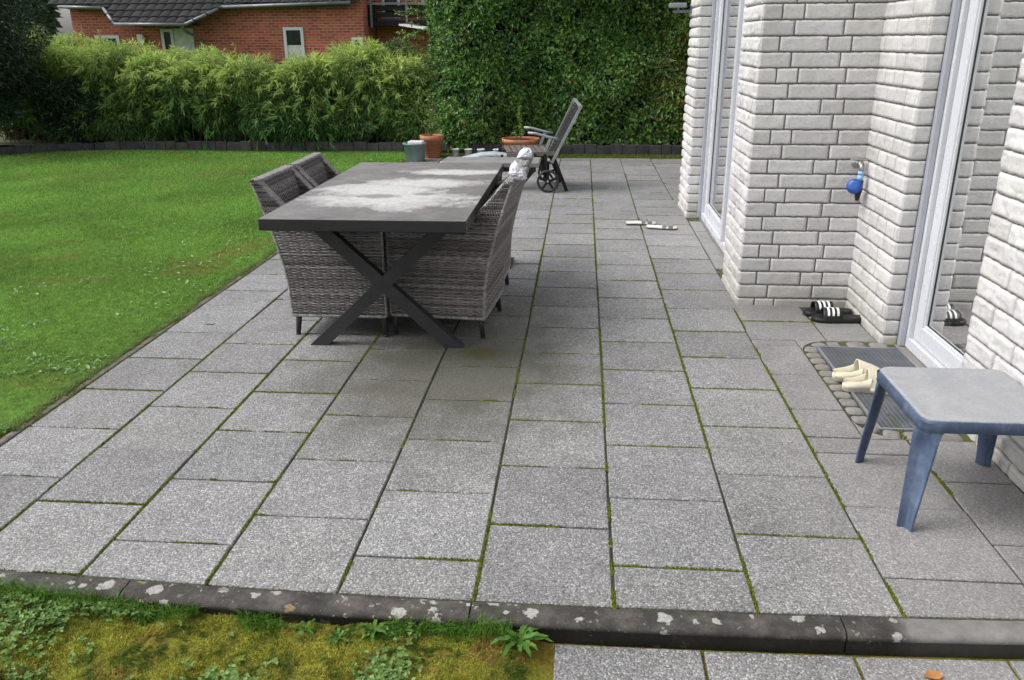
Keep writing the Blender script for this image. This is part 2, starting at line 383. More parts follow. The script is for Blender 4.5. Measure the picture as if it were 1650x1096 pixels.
# moss in the joints
ms = MB(); NV = []; 
base_v = np.array([(1, 0, 0), (0, 1, 0), (-1, 0, 0), (0, -1, 0), (0, 0, 1)]); base_f = np.array([(0, 1, 4), (1, 2, 4), (2, 3, 4), (3, 0, 4)])
def tufts(P, S, Cc, mb):
    n = len(P); V = base_v[None] * S[:, None, :] + P[:, None, :]
    a = rng.random(n) * 6.28
    V = V.reshape(-1, 3); Fc = (base_f[None] + (np.arange(n) * 5)[:, None, None]).reshape(-1, 3)
    mb.add(V, Fc, np.repeat(Cc, 5, 0))
Pm = []
for (a, b, wgt) in joints:
    L = math.dist(a, b); n = int(L * 900); t = rng.random(n)
    p = np.stack([a[0] + (b[0] - a[0]) * t, a[1] + (b[1] - a[1]) * t, t * 0], 1)
    dens = fbm(p, 2.2, 11) * .75 + vn(p, 14, 5) * .35 + (wgt - .5) * .35
    dens -= np.clip((p[:, 1] - 7) * .03, 0, .2) + np.where(p[:, 0] < -1.7, .04, 0) + np.where(p[:, 0] > .85, .12, 0)
    keep = dens > (.575 if a[0] == b[0] else .545)
    p = p[keep]; p[:, :2] += rng.normal(0, .0035, (len(p), 2)) + np.array([(.0 if a[0] == b[0] else 0), 0])
    Pm.append(p)
Pm = np.concatenate(Pm); n = len(Pm); Pm[:, 2] = -.0055
g = rng.random((n, 1)); Cc = np.array([(.060, .090, .010)]) * (1 - g) + np.array([(.17, .20, .026)]) * g
S = np.stack([rng.uniform(.0025, .0065, n), rng.uniform(.0025, .0065, n), rng.uniform(.005, .0105, n)], 1)
tufts(Pm, S, Cc, ms)
tag(ms.build('joint_moss', m_mosst), 'bright green moss growing in the joints between the slabs', 'moss', kind='stuff')

# ------------------------------------------------------------------ KERBS and lower step
kb = thing('stone_kerb', (0, 1.9, 0), 'long dark mossy kerb spotted with lichen at the front edge of the patio', 'kerb')
xk = [-3.6, -2.45, -1.43, -.405, .62, 1.645]
for a, b in zip(xk[:-1], xk[1:]):
    k = MB(); nx = 40; prof = [(1.952, -.25), (1.952, -.006), (1.949, -.001), (1.945, .001), (1.894, .0005), (1.884, -.003), (1.875, -.010), (1.874, -.022), (1.878, -.0235), (1.877, -.25)]
    X_ = np.linspace(a + .0025, b - .0025, nx); V = np.array([(x, y, z) for x in X_ for y, z in prof])
    amp = .0022; nz = fbm(V, 38, 21) - .5; nz2 = fbm(V, 9, 25) - .5
    V[:, 2] += np.where(V[:, 2] > -.1, nz * amp * 1.5 + nz2 * .003, 0); V[:, 1] -= np.where(V[:, 1] < 1.9, nz * .004 + nz2 * .003, 0)
    V[:, 1] += bow(V[:, 0])
    k.add(V, grid(nx, len(prof))[:, ::-1]); k.add([V[i] for i in range(len(prof))], [list(range(len(prof)))]); k.add([V[-len(prof) + i] for i in range(len(prof))], [list(reversed(range(len(prof))))])
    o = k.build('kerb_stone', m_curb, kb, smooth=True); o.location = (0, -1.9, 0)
# lawn edging, left side of the patio
m_edge = simple('weathered_edging', (.13, .115, .095), .9, 0, 14, .5, 90, .6)
ed = MB()
yy = 1.5
while yy < 11.5:
    nx = 24; X_ = np.linspace(yy + .002, yy + .998, nx); prof = [(-2.403, -.2), (-2.403, -.001), (-2.406, .002), (-2.438, .001), (-2.443, -.003), (-2.443, -.2)]
    dx = random.uniform(-.003, .003)
    V = np.array([(x + dx, y, z) for y in X_ for x, z in prof]); nz = fbm(V, 25, 31) - .5; V[:, 2] += np.where(V[:, 2] > -.1, nz * .008, 0); V[:, 0] += nz * .005
    ed.add(V, grid(nx, len(prof))); yy += 1.0
tag(ed.build('lawn_edging', m_edge, smooth=True), 'thin weathered concrete edging strip between lawn and patio', 'edging')
# lower path slabs at the bottom right
lp = MB(); ZL = -.060
for i in range(5):
    x0 = -.168 + i * .405; g = random.uniform(.85, 1.0)
    slab_box(lp, x0, x0 + .405, 1.465, 1.868, ZL, (g, g, g)); slab_box(lp, x0, x0 + .405, 1.06, 1.465, ZL, (g, g * .99, g * .98))
for v_ in lp.v: v_[:, 1] += np.where(v_[:, 1] > 1.8, bow(v_[:, 0]), 0)
tag(lp.build('path', m_slab), kind='structure')
# moss ground at the bottom left, and the dark strip of soil beside the path
gx = np.linspace(-3.8, 2.6, 330); gy = np.linspace(-1, 1.93, 190); X, Y = np.meshgrid(gx, gy, indexing='ij'); P = np.stack([X.ravel(), Y.ravel(), 0 * X.ravel()], 1)
zg = -.042 + (fbm(P, 3, 41) - .5) * .05 + (fbm(P, 13, 43) - .5) * .034 + np.clip((-1.0 - P[:, 0]) * .03, 0, .05); zg = zg + (-.070 - zg) * np.clip((P[:, 0] + .30) / .11, 0, 1); zg = np.where(P[:, 1] > 1.9, np.minimum(zg, -.03), zg); P[:, 2] = zg
mg = MB(); mg.add(P, grid(330, 190)); tag(mg.build('mossy_ground', m_mossg, smooth=True), kind='structure')

# ------------------------------------------------------------------ ENTRANCE: cobbles and grating mat
m_cob = simple('worn_cobble', (.19, .178, .165), .85, 0, 12, .3, 70, .6)
cob = MB(); x0, x1, y0, y1 = ENT
cw, cl, r = .078, .098, .11
path_pts = []
def edge_path():
    pts = []; rr = .13; xi = x0 + cw / 2 + .003; yt = y1 - cw / 2 - .003; yb = y0 + cw / 2 + .003
    s = [(1.50, yt)]; x = 1.50
    while x > xi + rr: s.append((x, yt)); x -= .01
    for a in np.linspace(90, 180, 24): s.append((xi + rr + rr * math.cos(R(a)), yt - rr + rr * math.sin(R(a))))
    y = yt - rr
    while y > yb + rr: s.append((xi, y)); y -= .01
    for a in np.linspace(180, 270, 24): s.append((xi + rr + rr * math.cos(R(a)), yb + rr + rr * math.sin(R(a))))
    x = xi + rr
    while x < 1.46: s.append((x, yb)); x += .01
    return s
ep = np.array(edge_path()); sg = np.r_[0, np.cumsum(np.hypot(*np.diff(ep, axis=0).T))]
s_ = .05
def stone(mb, cx, cy, hx, hy, ang, z, hz=.03, seed=0):
    n = 10; A, B = np.meshgrid(np.linspace(-1, 1, n), np.linspace(-1, 1, n), indexing='ij')
    a = A.ravel(); b = B.ravel(); rr = (np.abs(a) ** 4 + np.abs(b) ** 4) ** .25; h = np.sqrt(np.clip(1 - rr ** 4, 0, 1)) 
    k = np.where(rr > 1, 1 / np.maximum(rr, 1e-6), 1); a = a * k; b = b * k
    V = np.stack([a * hx, b * hy, h * hz * .6 - hz * .6], 1); nz = fbm(V + seed * 3.1, 40, 5) - .5
    V[:, 2] += nz * .006; V[:, 0] += nz * .006; V[:, 1] += (fbm(V + seed, 30, 9) - .5) * .006
    c, s = math.cos(ang), math.sin(ang); V = np.stack([cx + V[:, 0] * c - V[:, 1] * s, cy + V[:, 0] * s + V[:, 1] * c, V[:, 2] + z], 1)
    g = random.uniform(.8, 1.15); mb.add(V, grid(n, n), (g, g, g))
i = 0
while s_ < sg[-1] - .03:
    px = np.interp(s_, sg, ep[:, 0]); py = np.interp(s_, sg, ep[:, 1]); qx = np.interp(s_ + .02, sg, ep[:, 0]); qy = np.interp(s_ + .02, sg, ep[:, 1])
    ln = random.uniform(.075, .088); along = (y1 - .16 > py > y0 + .16)
    if not along and px > x0 + .2: ln = random.uniform(.11, .13)
    stone(cob, px, py, cw / 2, ln / 2 - .005, math.atan2(qy - py, qx - px) - math.pi / 2, .003, seed=i); s_ += ln + .003; i += 1
tag(cob.build('cobble_border', m_cob, smooth=True), 'rounded border of small worn cobbles set around the entrance mat', 'cobbles')
mt = thing('entrance_mat', (1.36, 3.7, 0), 'galvanised metal grating mat let into the paving before the door', 'mat')
m_galv = simple('dull_galvanised_steel', (.25, .265, .29), .5, .5, 8, .2)
m_dark = simple('dark_pit', (.012, .012, .012), .9)
mx0, mx1, my0, my1 = 1.117, 1.535, 3.175, 4.155
fr = MB(); 
for a in ((mx0, mx0 + .012, my0, my1), (mx1 - .012, mx1, my0, my1), (mx0 + .012, mx1 - .012, my0, my0 + .012), (mx0 + .012, mx1 - .012, my1 - .012, my1)): fr.box(*a, -.035, .004, .002)
o = fr.build('frame', m_galv, mt); o.location = (-1.36, -3.7, 0)
gr = MB(); 
for y in np.arange(my0 + .02, my1 - .012, .0105): gr.box(mx0 + .012, mx1 - .012, y, y + .0028, -.022, .001)
for x in np.arange(mx0 + .03, mx1 - .015, .020): gr.box(x, x + .0026, my0 + .012, my1 - .012, -.021, -.0006)
o = gr.build('grating', m_galv, mt); o.location = (-1.36, -3.7, 0)
pt = MB().box(mx0 + .001, mx1 - .001, my0 + .001, my1 - .001, -.05, -.030); o = pt.build('tray', m_dark, mt); o.location = (-1.36, -3.7, 0)

# ------------------------------------------------------------------ THE WHITE HOUSE
house = thing('white_brick_house', (1.2, 5, 0), 'white split-face brick house with tall glass patio doors on the right', 'house')
HL = (-1.2, -5, 0)
PITCH = .082; JT = .0085
def brick_wall(origin, u, n, L, ztop, cuts, amp, rough, seed, depth=.09, er=.02):
    """one wall face: origin at the left foot, u along, n outward; cuts(k) -> joint positions along u"""
    rs = random.Random(seed); mb = MB(); origin = np.array(origin, float); u = np.array(u, float); nn = np.array(n, float); up = np.array([0, 0, 1.])
    k = 0; z = .04 - PITCH
    while z < ztop:
        z0, z1 = z + JT, z + PITCH; z0 = max(z0, -.03)
        js = [0] + [c for c in cuts(k, rs) if .03 < c < L - .03] + [L]
        for i, (a, b) in enumerate(zip(js[:-1], js[1:])):
            a2 = a + (JT / 2 if i else 0); b2 = b - (JT / 2 if i < len(js) - 2 else 0)
            nu_ = max(5, int((b2 - a2) / .014)); nv_ = 7
            s = np.r_[0, 0, .06, np.linspace(.10, .90, nu_), .94, 1, 1]; t = np.r_[0, 0, .12, np.linspace(.22, .78, nv_), .88, 1, 1]
            S, T = np.meshgrid(s, t, indexing='ij'); S = S.ravel(); T = T.ravel()
            I, J = np.meshgrid(np.arange(len(s)), np.arange(len(t)), indexing='ij'); I = I.ravel(); J = J.ravel()
            ring = (I == 0) | (I == len(s) - 1) | (J == 0) | (J == len(t) - 1)
            du = np.minimum(S, 1 - S) * (b2 - a2); dv = np.minimum(T, 1 - T) * (z1 - z0)
            P = np.stack([a2 + S * (b2 - a2), S * 0 + seed * 1.7, z0 + T * (z1 - z0)], 1)
            off = rs.uniform(-.3, .3) * amp; gr1, gr2 = rs.uniform(-1, 1) * amp * .5, rs.uniform(-1, 1) * amp * .5
            bul = 1 - np.clip(1 - dv / er, 0, 1) ** 2; bul2 = 1 - np.clip(1 - du / (er * .6), 0, 1) ** 2
            nz = (fbm(P, 30, seed + 3, 5) - .5) * 1.4 + (.5 - np.abs(vn(P, 22, seed + 31) - .5) * 2) * .5 + np.where(vn(P, 45, seed + 37) < .22, -.45, 0)
            h = amp * bul * (.55 + .45 * bul2) * (1 + .0 * S) + rough * nz * (.35 + .65 * bul * bul2) + off + gr1 * (S - .5) + gr2 * (T - .5)
            ed_ = (fbm(P, 60, seed + 9, 2) - .5) * .007
            h = np.where(ring, -depth, h)
            Q = origin + np.outer(P[:, 0] + np.where(ring, 0, ed_ * .5), u) + np.outer(P[:, 2] + np.where(ring | (bul > .9), 0, ed_), up) + np.outer(h, nn)
            g = rs.uniform(.87, 1.06); mb.add(Q, grid(len(s), len(t)), (g, g * rs.uniform(.985, 1.0), g * rs.uniform(.97, 1.0)))
        z += PITCH; k += 1
    return mb
def fin(o): o.location = HL; return o
XA, XB, YF, YB, YC = .835, 1.47, 4.86, 4.23, 3.33
ZT = 2.75
def cuts_front(k, rs):
    return {0: [.17, .43], 1: [.10, .215, .47], 2: [.17, .43], 3: [.10, .355, .48]}[(k + 1) % 4]
def cuts_run(first, short=.3):
    def f(k, rs):
        x = [.13, .26, .065, .20][k % 4] + first; out = [x]
        while x < 6:
            x += .13 if rs.random() < short else .262; out.append(x)
        return out
    return f
parts = []
wl = MB()
def join(*ms_):
    o = MB()
    for m_ in ms_:
        for v in m_.v: pass
        off = o.n; o.v += m_.v; o.c += m_.c; o.f += [f + off for f in m_.f]; o.n += m_.n
    return o
w_front = brick_wall((XA - .002, YF, 0), (1, 0, 0), (0, -1, 0), XB - XA + .004 + .02, ZT, cuts_front, .002, .0034, 11, er=.004)
w_pier = brick_wall((XA, 5.42, 0), (0, -1, 0), (-1, 0, 0), 5.42 - YF - .004, ZT, cuts_run(.05, .5), .008, .0095, 12, er=.010)
w_b = brick_wall((XB, YF - .003, 0), (0, -1, 0), (-1, 0, 0), YF - YB - .006, ZT, cuts_run(.0, .5), .006, .006, 13, er=.009)
w_b2 = brick_wall((XB + .003, YB, 0), (1, 0, 0), (0, -1, 0), .075, ZT, lambda k, rs: [], .002, .003, 14)
w_c = brick_wall((XB, YC - .003, 0), (0, -1, 0), (-1, 0, 0), 3.4, ZT, cuts_run(.1, .4), .006, .0095, 15, er=.008)
w_c2 = brick_wall((XB + .15, YC, 0), (-1, 0, 0), (0, 1, 0), .145, ZT, lambda k, rs: [], .002, .003, 16)
w_far = brick_wall((XA, 8.10, 0), (0, -1, 0), (-1, 0, 0), .597, ZT, cuts_run(.03, .5), .013, .006, 17)
w_far2 = brick_wall((XA + .003, 7.50, 0), (1, 0, 0), (0, -1, 0), .105, ZT, lambda k, rs: [], .002, .003, 18)
w_end = brick_wall((XA + 3, 8.10, 0), (-1, 0, 0), (0, 1, 0), 2.995, ZT, cuts_run(.0, .4), .003, .0035, 19)
for nm, wmb in (('wall', join(w_front, w_pier, w_b, w_b2)), ('wall', join(w_c, w_c2)), ('wall', join(w_far, w_far2, w_end))):
    fin(wmb.build(nm, m_brick, house, smooth=True))
mo = MB()
D = .006
mo.box(XA + D, XB + D, YF + D, YF + .12, -.1, ZT); mo.box(XA + D, XA + .12, YF + .12, 5.415, -.1, ZT)
fin(mo.build('mortar', m_mortar, house)); mo = MB(); mo.box(XB + D, XB + .13, YB + D, YF + D - .0005, -.1, ZT); fin(mo.build('mortar', m_mortar, house)); mo = MB(); mo.box(XB + D, XB + .15, -.05, YC - D, -.1, ZT)
fin(mo.build('mortar', m_mortar, house)); mo = MB(); mo.box(XA + D, XA + .12, 7.50 + D, 8.09, -.1, ZT); mo.box(XA + .12, XA + 2.95, 7.97, 8.09, -.1, ZT)
fin(mo.build('mortar', m_mortar, house))
# inner body: rooms behind the doors, ceiling and roof
m_room = simple('room_plaster', (.30, .29, .28), .9); m_floor = simple('room_floor', (.16, .12, .09), .4)
rm = MB(); rm.box(2.9, 3.0, -.05, 7.96, -.02, 2.6); rm.box(1.64, 2.89, 4.95, 5.03, -.02, 2.6); rm.box(1.64, 2.89, 1.2, 1.28, -.02, 2.6); rm.box(1.0, 2.89, 5.04, 5.1, -.02, 2.6)
rm.box(1.61, 3.0, -.05, 8.0, 2.6, 2.7); rm.box(.965, 1.6, 4.99, 8.0, 2.6, 2.7)
fin(rm.build('room_wall', m_room, house)); fin(MB().box(1.70, 2.895, -.05, 7.95, -.06, -.001).box(1.05, 1.70, 5.11, 7.95, -.06, -.001).build('room_floor', m_floor, house))
m_roof = simple('grey_roof_board', (.25, .25, .26), .8)
fin(MB().box(XA - .05, 4.2, YF - .05, 8.3, 2.76, 2.95).box(XB - .05, 4.2, -.1, YF - .06, 2.76, 2.95).build('roof', m_roof, house))
# patio doors -------------------------------------------------
def door(xf, y_far, y_near, xg, name, mull=None, sash=.085, fr=.065):
    """frame plane at xf (outer face), spans y_near..y_far"""
    dr = thing(name, (0, 0, 0), None, None); dr.parent = house; dr.location = HL
    del_keys = None
    f = MB(); zt = 2.45
    f.box(xf, xf + .09, y_far - fr, y_far, .0, zt, .004); f.box(xf, xf + .09, y_near, y_near + fr, .0, zt, .004)
    f.box(xf, xf + .09, y_near + fr, y_far - fr, .0, .055, .004); f.box(xf, xf + .09, y_near + fr, y_far - fr, zt - fr, zt, .004)
    f.build('frame', m_pvc, dr)
    cells = [(y_near + fr, y_far - fr)] if mull is None else [(y_near + fr, mull - .03), (mull + .03, y_far - fr)]
    if mull: MB().box(xf - .004, xf + .09, mull - .03, mull + .03, .056, zt - fr, .005).build('mullion', m_pvc, dr)
    for a, b in cells:
        s = MB(); q = xf + .022; a += .002; b -= .002; z0, z1 = .058, zt - fr - .002
        s.box(q, q + .055, a, a + sash, z0, z1, .006); s.box(q, q + .055, b - sash, b, z0, z1, .006); s.box(q, q + .055, a + sash, b - sash, z0, z0 + sash, .006); s.box(q, q + .055, a + sash, b - sash, z1 - sash, z1, .006)
        for (ya, yb, za, zb) in ((a + sash, a + sash + .012, z0 + sash, z1 - sash), (b - sash - .012, b - sash, z0 + sash, z1 - sash), (a + sash + .012, b - sash - .012, z0 + sash, z0 + sash + .012)): s.box(q + .008, q + .05, ya, yb, za, zb, .002)
        so_ = s.build('sash', m_pvc, dr)
        gs = MB(); e = .004
        gs.box(q + .020, q + .046, a + sash + .012, a + sash + .015, z0 + sash + .012, z1 - sash); gs.box(q + .020, q + .046, b - sash - .015, b - sash - .012, z0 + sash + .012, z1 - sash); gs.box(q + .020, q + .046, a + sash + .016, b - sash - .016, z0 + sash + .012, z0 + sash + .016)
        gs.build('seal', m_gasket, so_)
        g = MB(); X_ = q + .024
        for xx in (X_, X_ + .018): g.add([(xx, a + sash, z0 + sash), (xx, b - sash, z0 + sash), (xx, b - sash, z1 - sash), (xx, a + sash, z1 - sash)], [np.array([[0, 1, 2, 3]])])
        g.build('pane', m_glass, so_)
    rl = MB()
    rl.box(xf - .028, xf - .002, y_far - .040, y_far - .001, .0, zt, .004); rl.build('shutter_rail', m_rail, dr); rl = MB(); rl.box(xf - .028, xf - .002, y_near + .001, y_near + .040, .0, zt, .004)
    rl.build('shutter_rail', m_rail, dr)
    return dr
d2 = door(1.575, YB - .004, YC + .004, 0, 'patio_door')
d1 = door(.955, 7.496, 5.425, 0, 'patio_door', mull=6.33)
th = MB(); th.box(1.535, 1.70, YC + .003, YB - .003, -.05, -.003); fin(th.build('threshold', m_cob, house)); th = MB(); th.box(.94, 1.06, 5.43, 7.49, -.05, -.003); fin(th.build('threshold', m_cob, house))
# curtain behind the near door
def curtain(name, x, ya, yb, label):
    n = 160; Yc = np.linspace(ya, yb, n); Zc = np.linspace(.03, 2.4, 12); A, B = np.meshgrid(Yc, Zc, indexing='ij'); a = A.ravel(); b = B.ravel()
    V = np.stack([x + .022 * np.sin(a * 95 + np.sin(a * 23) * 2) + .012 * np.sin(a * 31) + (.01 * (1 - b / 2.4)) * np.sin(a * 57), a, b], 1)
    V2 = V.copy(); V2[:, 0] += .0012
    mb = MB(); mb.add(V, grid(n, 12)); mb.add(V2, grid(n, 12)[:, ::-1])
    return tag(mb.build(name, m_curt, smooth=True), label, 'curtain')
mc = NM('sheer_curtain'); mc.done((.62, .61, .60), .9)
tt = mc.n('ShaderNodeBsdfTransparent'); mxx = mc.n('ShaderNodeMixShader', {0: .45}); mc.t.links.new(mc.b.outputs[0], mxx.inputs[1]); mc.t.links.new(tt.outputs[0], mxx.inputs[2]); mc.t.links.new(mxx.outputs[0], mc.t.nodes['Material Output'].inputs['Surface'])
m_curt = mc.m
curtain('curtain', 1.76, 3.36, 4.02, 'sheer grey curtain hanging behind the glass of the near patio door')
curtain('curtain', 1.20, 5.5, 7.3, 'pale curtain behind the glass of the far patio door')

# ------------------------------------------------------------------ DINING TABLE
def mat_top():
    m = NM('weathered_table_top'); co = m.co; s = m.n('ShaderNodeSeparateXYZ', {'Vector': co})
    def blob(x, y, rx, ry):
        a = m.math('DIVIDE', m.math('SUBTRACT', s.outputs[0], x), rx); b = m.math('DIVIDE', m.math('SUBTRACT', s.outputs[1], y), ry)
        return m.math('SUBTRACT', 1.0, m.math('SQRT', m.math('ADD', m.math('MULTIPLY', a, a), m.math('MULTIPLY', b, b))))
    st = m.n('ShaderNodeMapping', {'Vector': co, 'Scale': (1.0, 1.0, 1.0)}).outputs[0]
    n = m.math('SUBTRACT', m.noise(4.5, 8, .72, st, .6), .5); n2 = m.math('SUBTRACT', m.noise(16, 6, .75, st, .3), .5)
    nn = m.math('ADD', m.math('MULTIPLY', n, 1.9), m.math('MULTIPLY', n2, .9))
    b = m.math('MAXIMUM', m.math('MAXIMUM', blob(.02, -.40, .50, .32), blob(.13, .10, .42, .20)), m.math('MAXIMUM', blob(-.1, -.15, .38, .30), blob(.20, .52, .38, .14)))
    f = m.math('MULTIPLY', m.ramp(m.math('ADD', b, nn), [(.05, 0.0), (.22, .5), (.6, 1.0)]), m.ramp(m.noise(30, 6, .8), [(.3, .55), (.6, 1.0)]))
    hole = m.math('MAXIMUM', blob(-.06, -.33, .16, .09), blob(.17, -.25, .09, .06)); f = m.math('MULTIPLY', f, m.ramp(m.math('ADD', hole, m.math('MULTIPLY', n2, 1.3)), [(.2, 1.0), (.45, .15)]))
    base = m.ramp(m.noise(6, 8, .7), [(.3, (.105, .100, .096)), (.5, (.150, .143, .138)), (.7, (.205, .195, .188))])
    base = m.mix(m.ramp(m.math('ADD', b, m.math('MULTIPLY', n, 1.0)), [(-.5, 0.0), (.3, .6)]), base, (.21, .20, .195))
    c = m.mix(m.math('MULTIPLY', f, .9), base, (.56, .555, .54))
    c = m.mix(1, c, m.ramp(m.noise(150, 4, .7), [(.3, .82), (.7, 1.15)]), 'MULTIPLY')
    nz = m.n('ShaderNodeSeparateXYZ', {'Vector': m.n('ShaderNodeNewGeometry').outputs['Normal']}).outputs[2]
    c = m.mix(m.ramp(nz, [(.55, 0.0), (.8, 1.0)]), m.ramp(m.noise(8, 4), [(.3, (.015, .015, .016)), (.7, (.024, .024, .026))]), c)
    m.bump(m.noise(120, 4, .6), .15, .002)
    return m.done(c, m.ramp(m.noise(5, 5, .7), [(.3, .38), (.7, .62)]), 0, .35)
m_top = mat_top()
m_frame = simple('anthracite_powder_coat', (.028, .028, .030), .55, 0, 10, .25, 200, .15, .35)
m_ptop = simple('plain_grey_top', (.20, .195, .195), .5, 0, 8, .25)
def dining_table(name, x, y, lx, ly, label, cat, zt=.74, tk=.055, foot=.36, ly_leg=None, legw=.066, vee=False):
    t = thing(name, (x, y, 0), label, cat)
    MB().box(-lx / 2, lx / 2, -ly / 2, ly / 2, zt - tk, zt, .004).build('tabletop', m_top if not vee else m_ptop, t)
    ly_leg = ly_leg or ly / 2 - .33
    fr = MB(); fr.box(-.05, .05, -ly_leg - .02, ly_leg + .02, zt - tk - .045, zt - tk - .002, .002)
    fr.build('rail', m_frame, t)
    if vee:
        m = MB(); zb = zt - tk
        m.box(-lx / 2 + .02, lx / 2 - .02, -ly / 2 + .01, -ly / 2 + .03, zb - .03, zb - .001, .002); m.box(-lx / 2 + .02, lx / 2 - .02, ly / 2 - .03, ly / 2 - .01, zb - .03, zb - .001, .002)
        for q in (-1, 1): m.beam((q * (lx / 2 - .03), -ly / 2 + .04, zb - .01), (q * .03, -ly / 2 + .04, zb - .33), .03, .03)
        m.box(-.04, .04, -.05, .05, .02, zb - .002, .004); m.box(-.14, .14, -.13, .13, 0, .02, .004)
        m.build('pedestal', m_frame, t); return t
    for sy in (-1, 1):
        yy = sy * ly_leg; m = MB(); zt2 = zt - tk - .012
        for q, (sa, dy) in enumerate(((1, 0), (-1, .0))):
            a = Vector((-sa * foot, yy, .0)); b = Vector((sa * foot, yy, zt2)); dd = (b - a).normalized()
            # a flat bar cut level at floor and top
            hw = legw / 2 / abs(dd.z); V = []
            for Yk in (-.030 + q * .0015, .030 - q * .0015):
                V += [(a.x - hw, yy + Yk, 0), (a.x + hw, yy + Yk, 0), (b.x + hw, yy + Yk, zt2), (b.x - hw, yy + Yk, zt2)]
            m.add(V, [np.array([[0, 1, 2, 3], [7, 6, 5, 4], [0, 4, 5, 1], [1, 5, 6, 2], [2, 6, 7, 3], [3, 7, 4, 0]])])
        m.box(-foot - .03, foot + .03, yy - .028, yy + .028, zt2 + .0005, zt - tk - .0005, .001)
        lo = m.build('leg', m_frame, t)
        bv = lo.modifiers.new('b', 'BEVEL'); bv.width = .003; bv.segments = 2; bv.limit_method = 'ANGLE'
    return t
dining_table('dining_table', -1.117, 4.60, .965, 1.88, 'large grey dining table with white water stains on its top and black crossed legs', 'table', ly_leg=.575)
dining_table('side_table', -.735, 5.735, .66, .30, 'small grey table on a black braced pedestal behind the far end of the dining table', 'table', zt=.735, tk=.03, foot=.27, ly_leg=.10, legw=.03, vee=True)

# ------------------------------------------------------------------ WICKER CHAIRS
def mat_wicker():
    m = NM('grey_brown_wicker'); a = m.mix(1, m.attr('tone'), m.ramp(m.noise(35, 5, .7), [(.3, .65), (.7, 1.3)]), 'MULTIPLY')
    return m.done(a, .5, 0, .4)
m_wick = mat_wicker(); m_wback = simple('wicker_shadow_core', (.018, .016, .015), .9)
def weave(mb, f, wfun, h0, h1, rows, amp=.0035, st=.026, seed=0, edge=.05):
    """f(u,v,off)->points ; wfun(v) -> width in metres of the row; rows horizontal strands"""
    rs = np.random.default_rng(seed); rh = 1.0 / rows
    W0 = wfun(.1); ns = max(2, int(round(W0 / st))); K = ns * 5 + 1
    U = np.linspace(0, 1, K)
    v = 0; i = 0
    while i < rows:
        wide = (i % 9) in (7,); hgt = rh * (.92 if not wide else .92)
        vv = i * rh + rh * .5
        jit = rs.normal(0, rh * .08)
        ph = (i % 2) * math.pi
        for_t = np.array([-.5, -.22, .22, .5]); bul = np.array([-.35, .22, .22, -.35])
        UU, TT = np.meshgrid(U, np.arange(4), indexing='ij'); UU = UU.ravel(); tt_ = TT.ravel()
        wave = np.cos(UU * ns * math.pi + ph) * (amp if not wide else amp * .3)
        off = wave + bul[tt_] * amp * 1.2 + (.002 if wide else 0)
        VV = vv + for_t[tt_] * hgt + jit + .12 * rh * np.sin(UU * ns * math.pi * .5 + i)
        P = f(UU, np.clip(VV, 0, 1.01), off)
        base = np.array([.140, .126, .120]) * rs.uniform(.6, 1.5); 
        if rs.random() < .25: base = np.array([.24, .225, .22]) * rs.uniform(.9, 1.25)
        mb.add(P, grid(K, 4), base); i += 1
    # stakes
    return mb
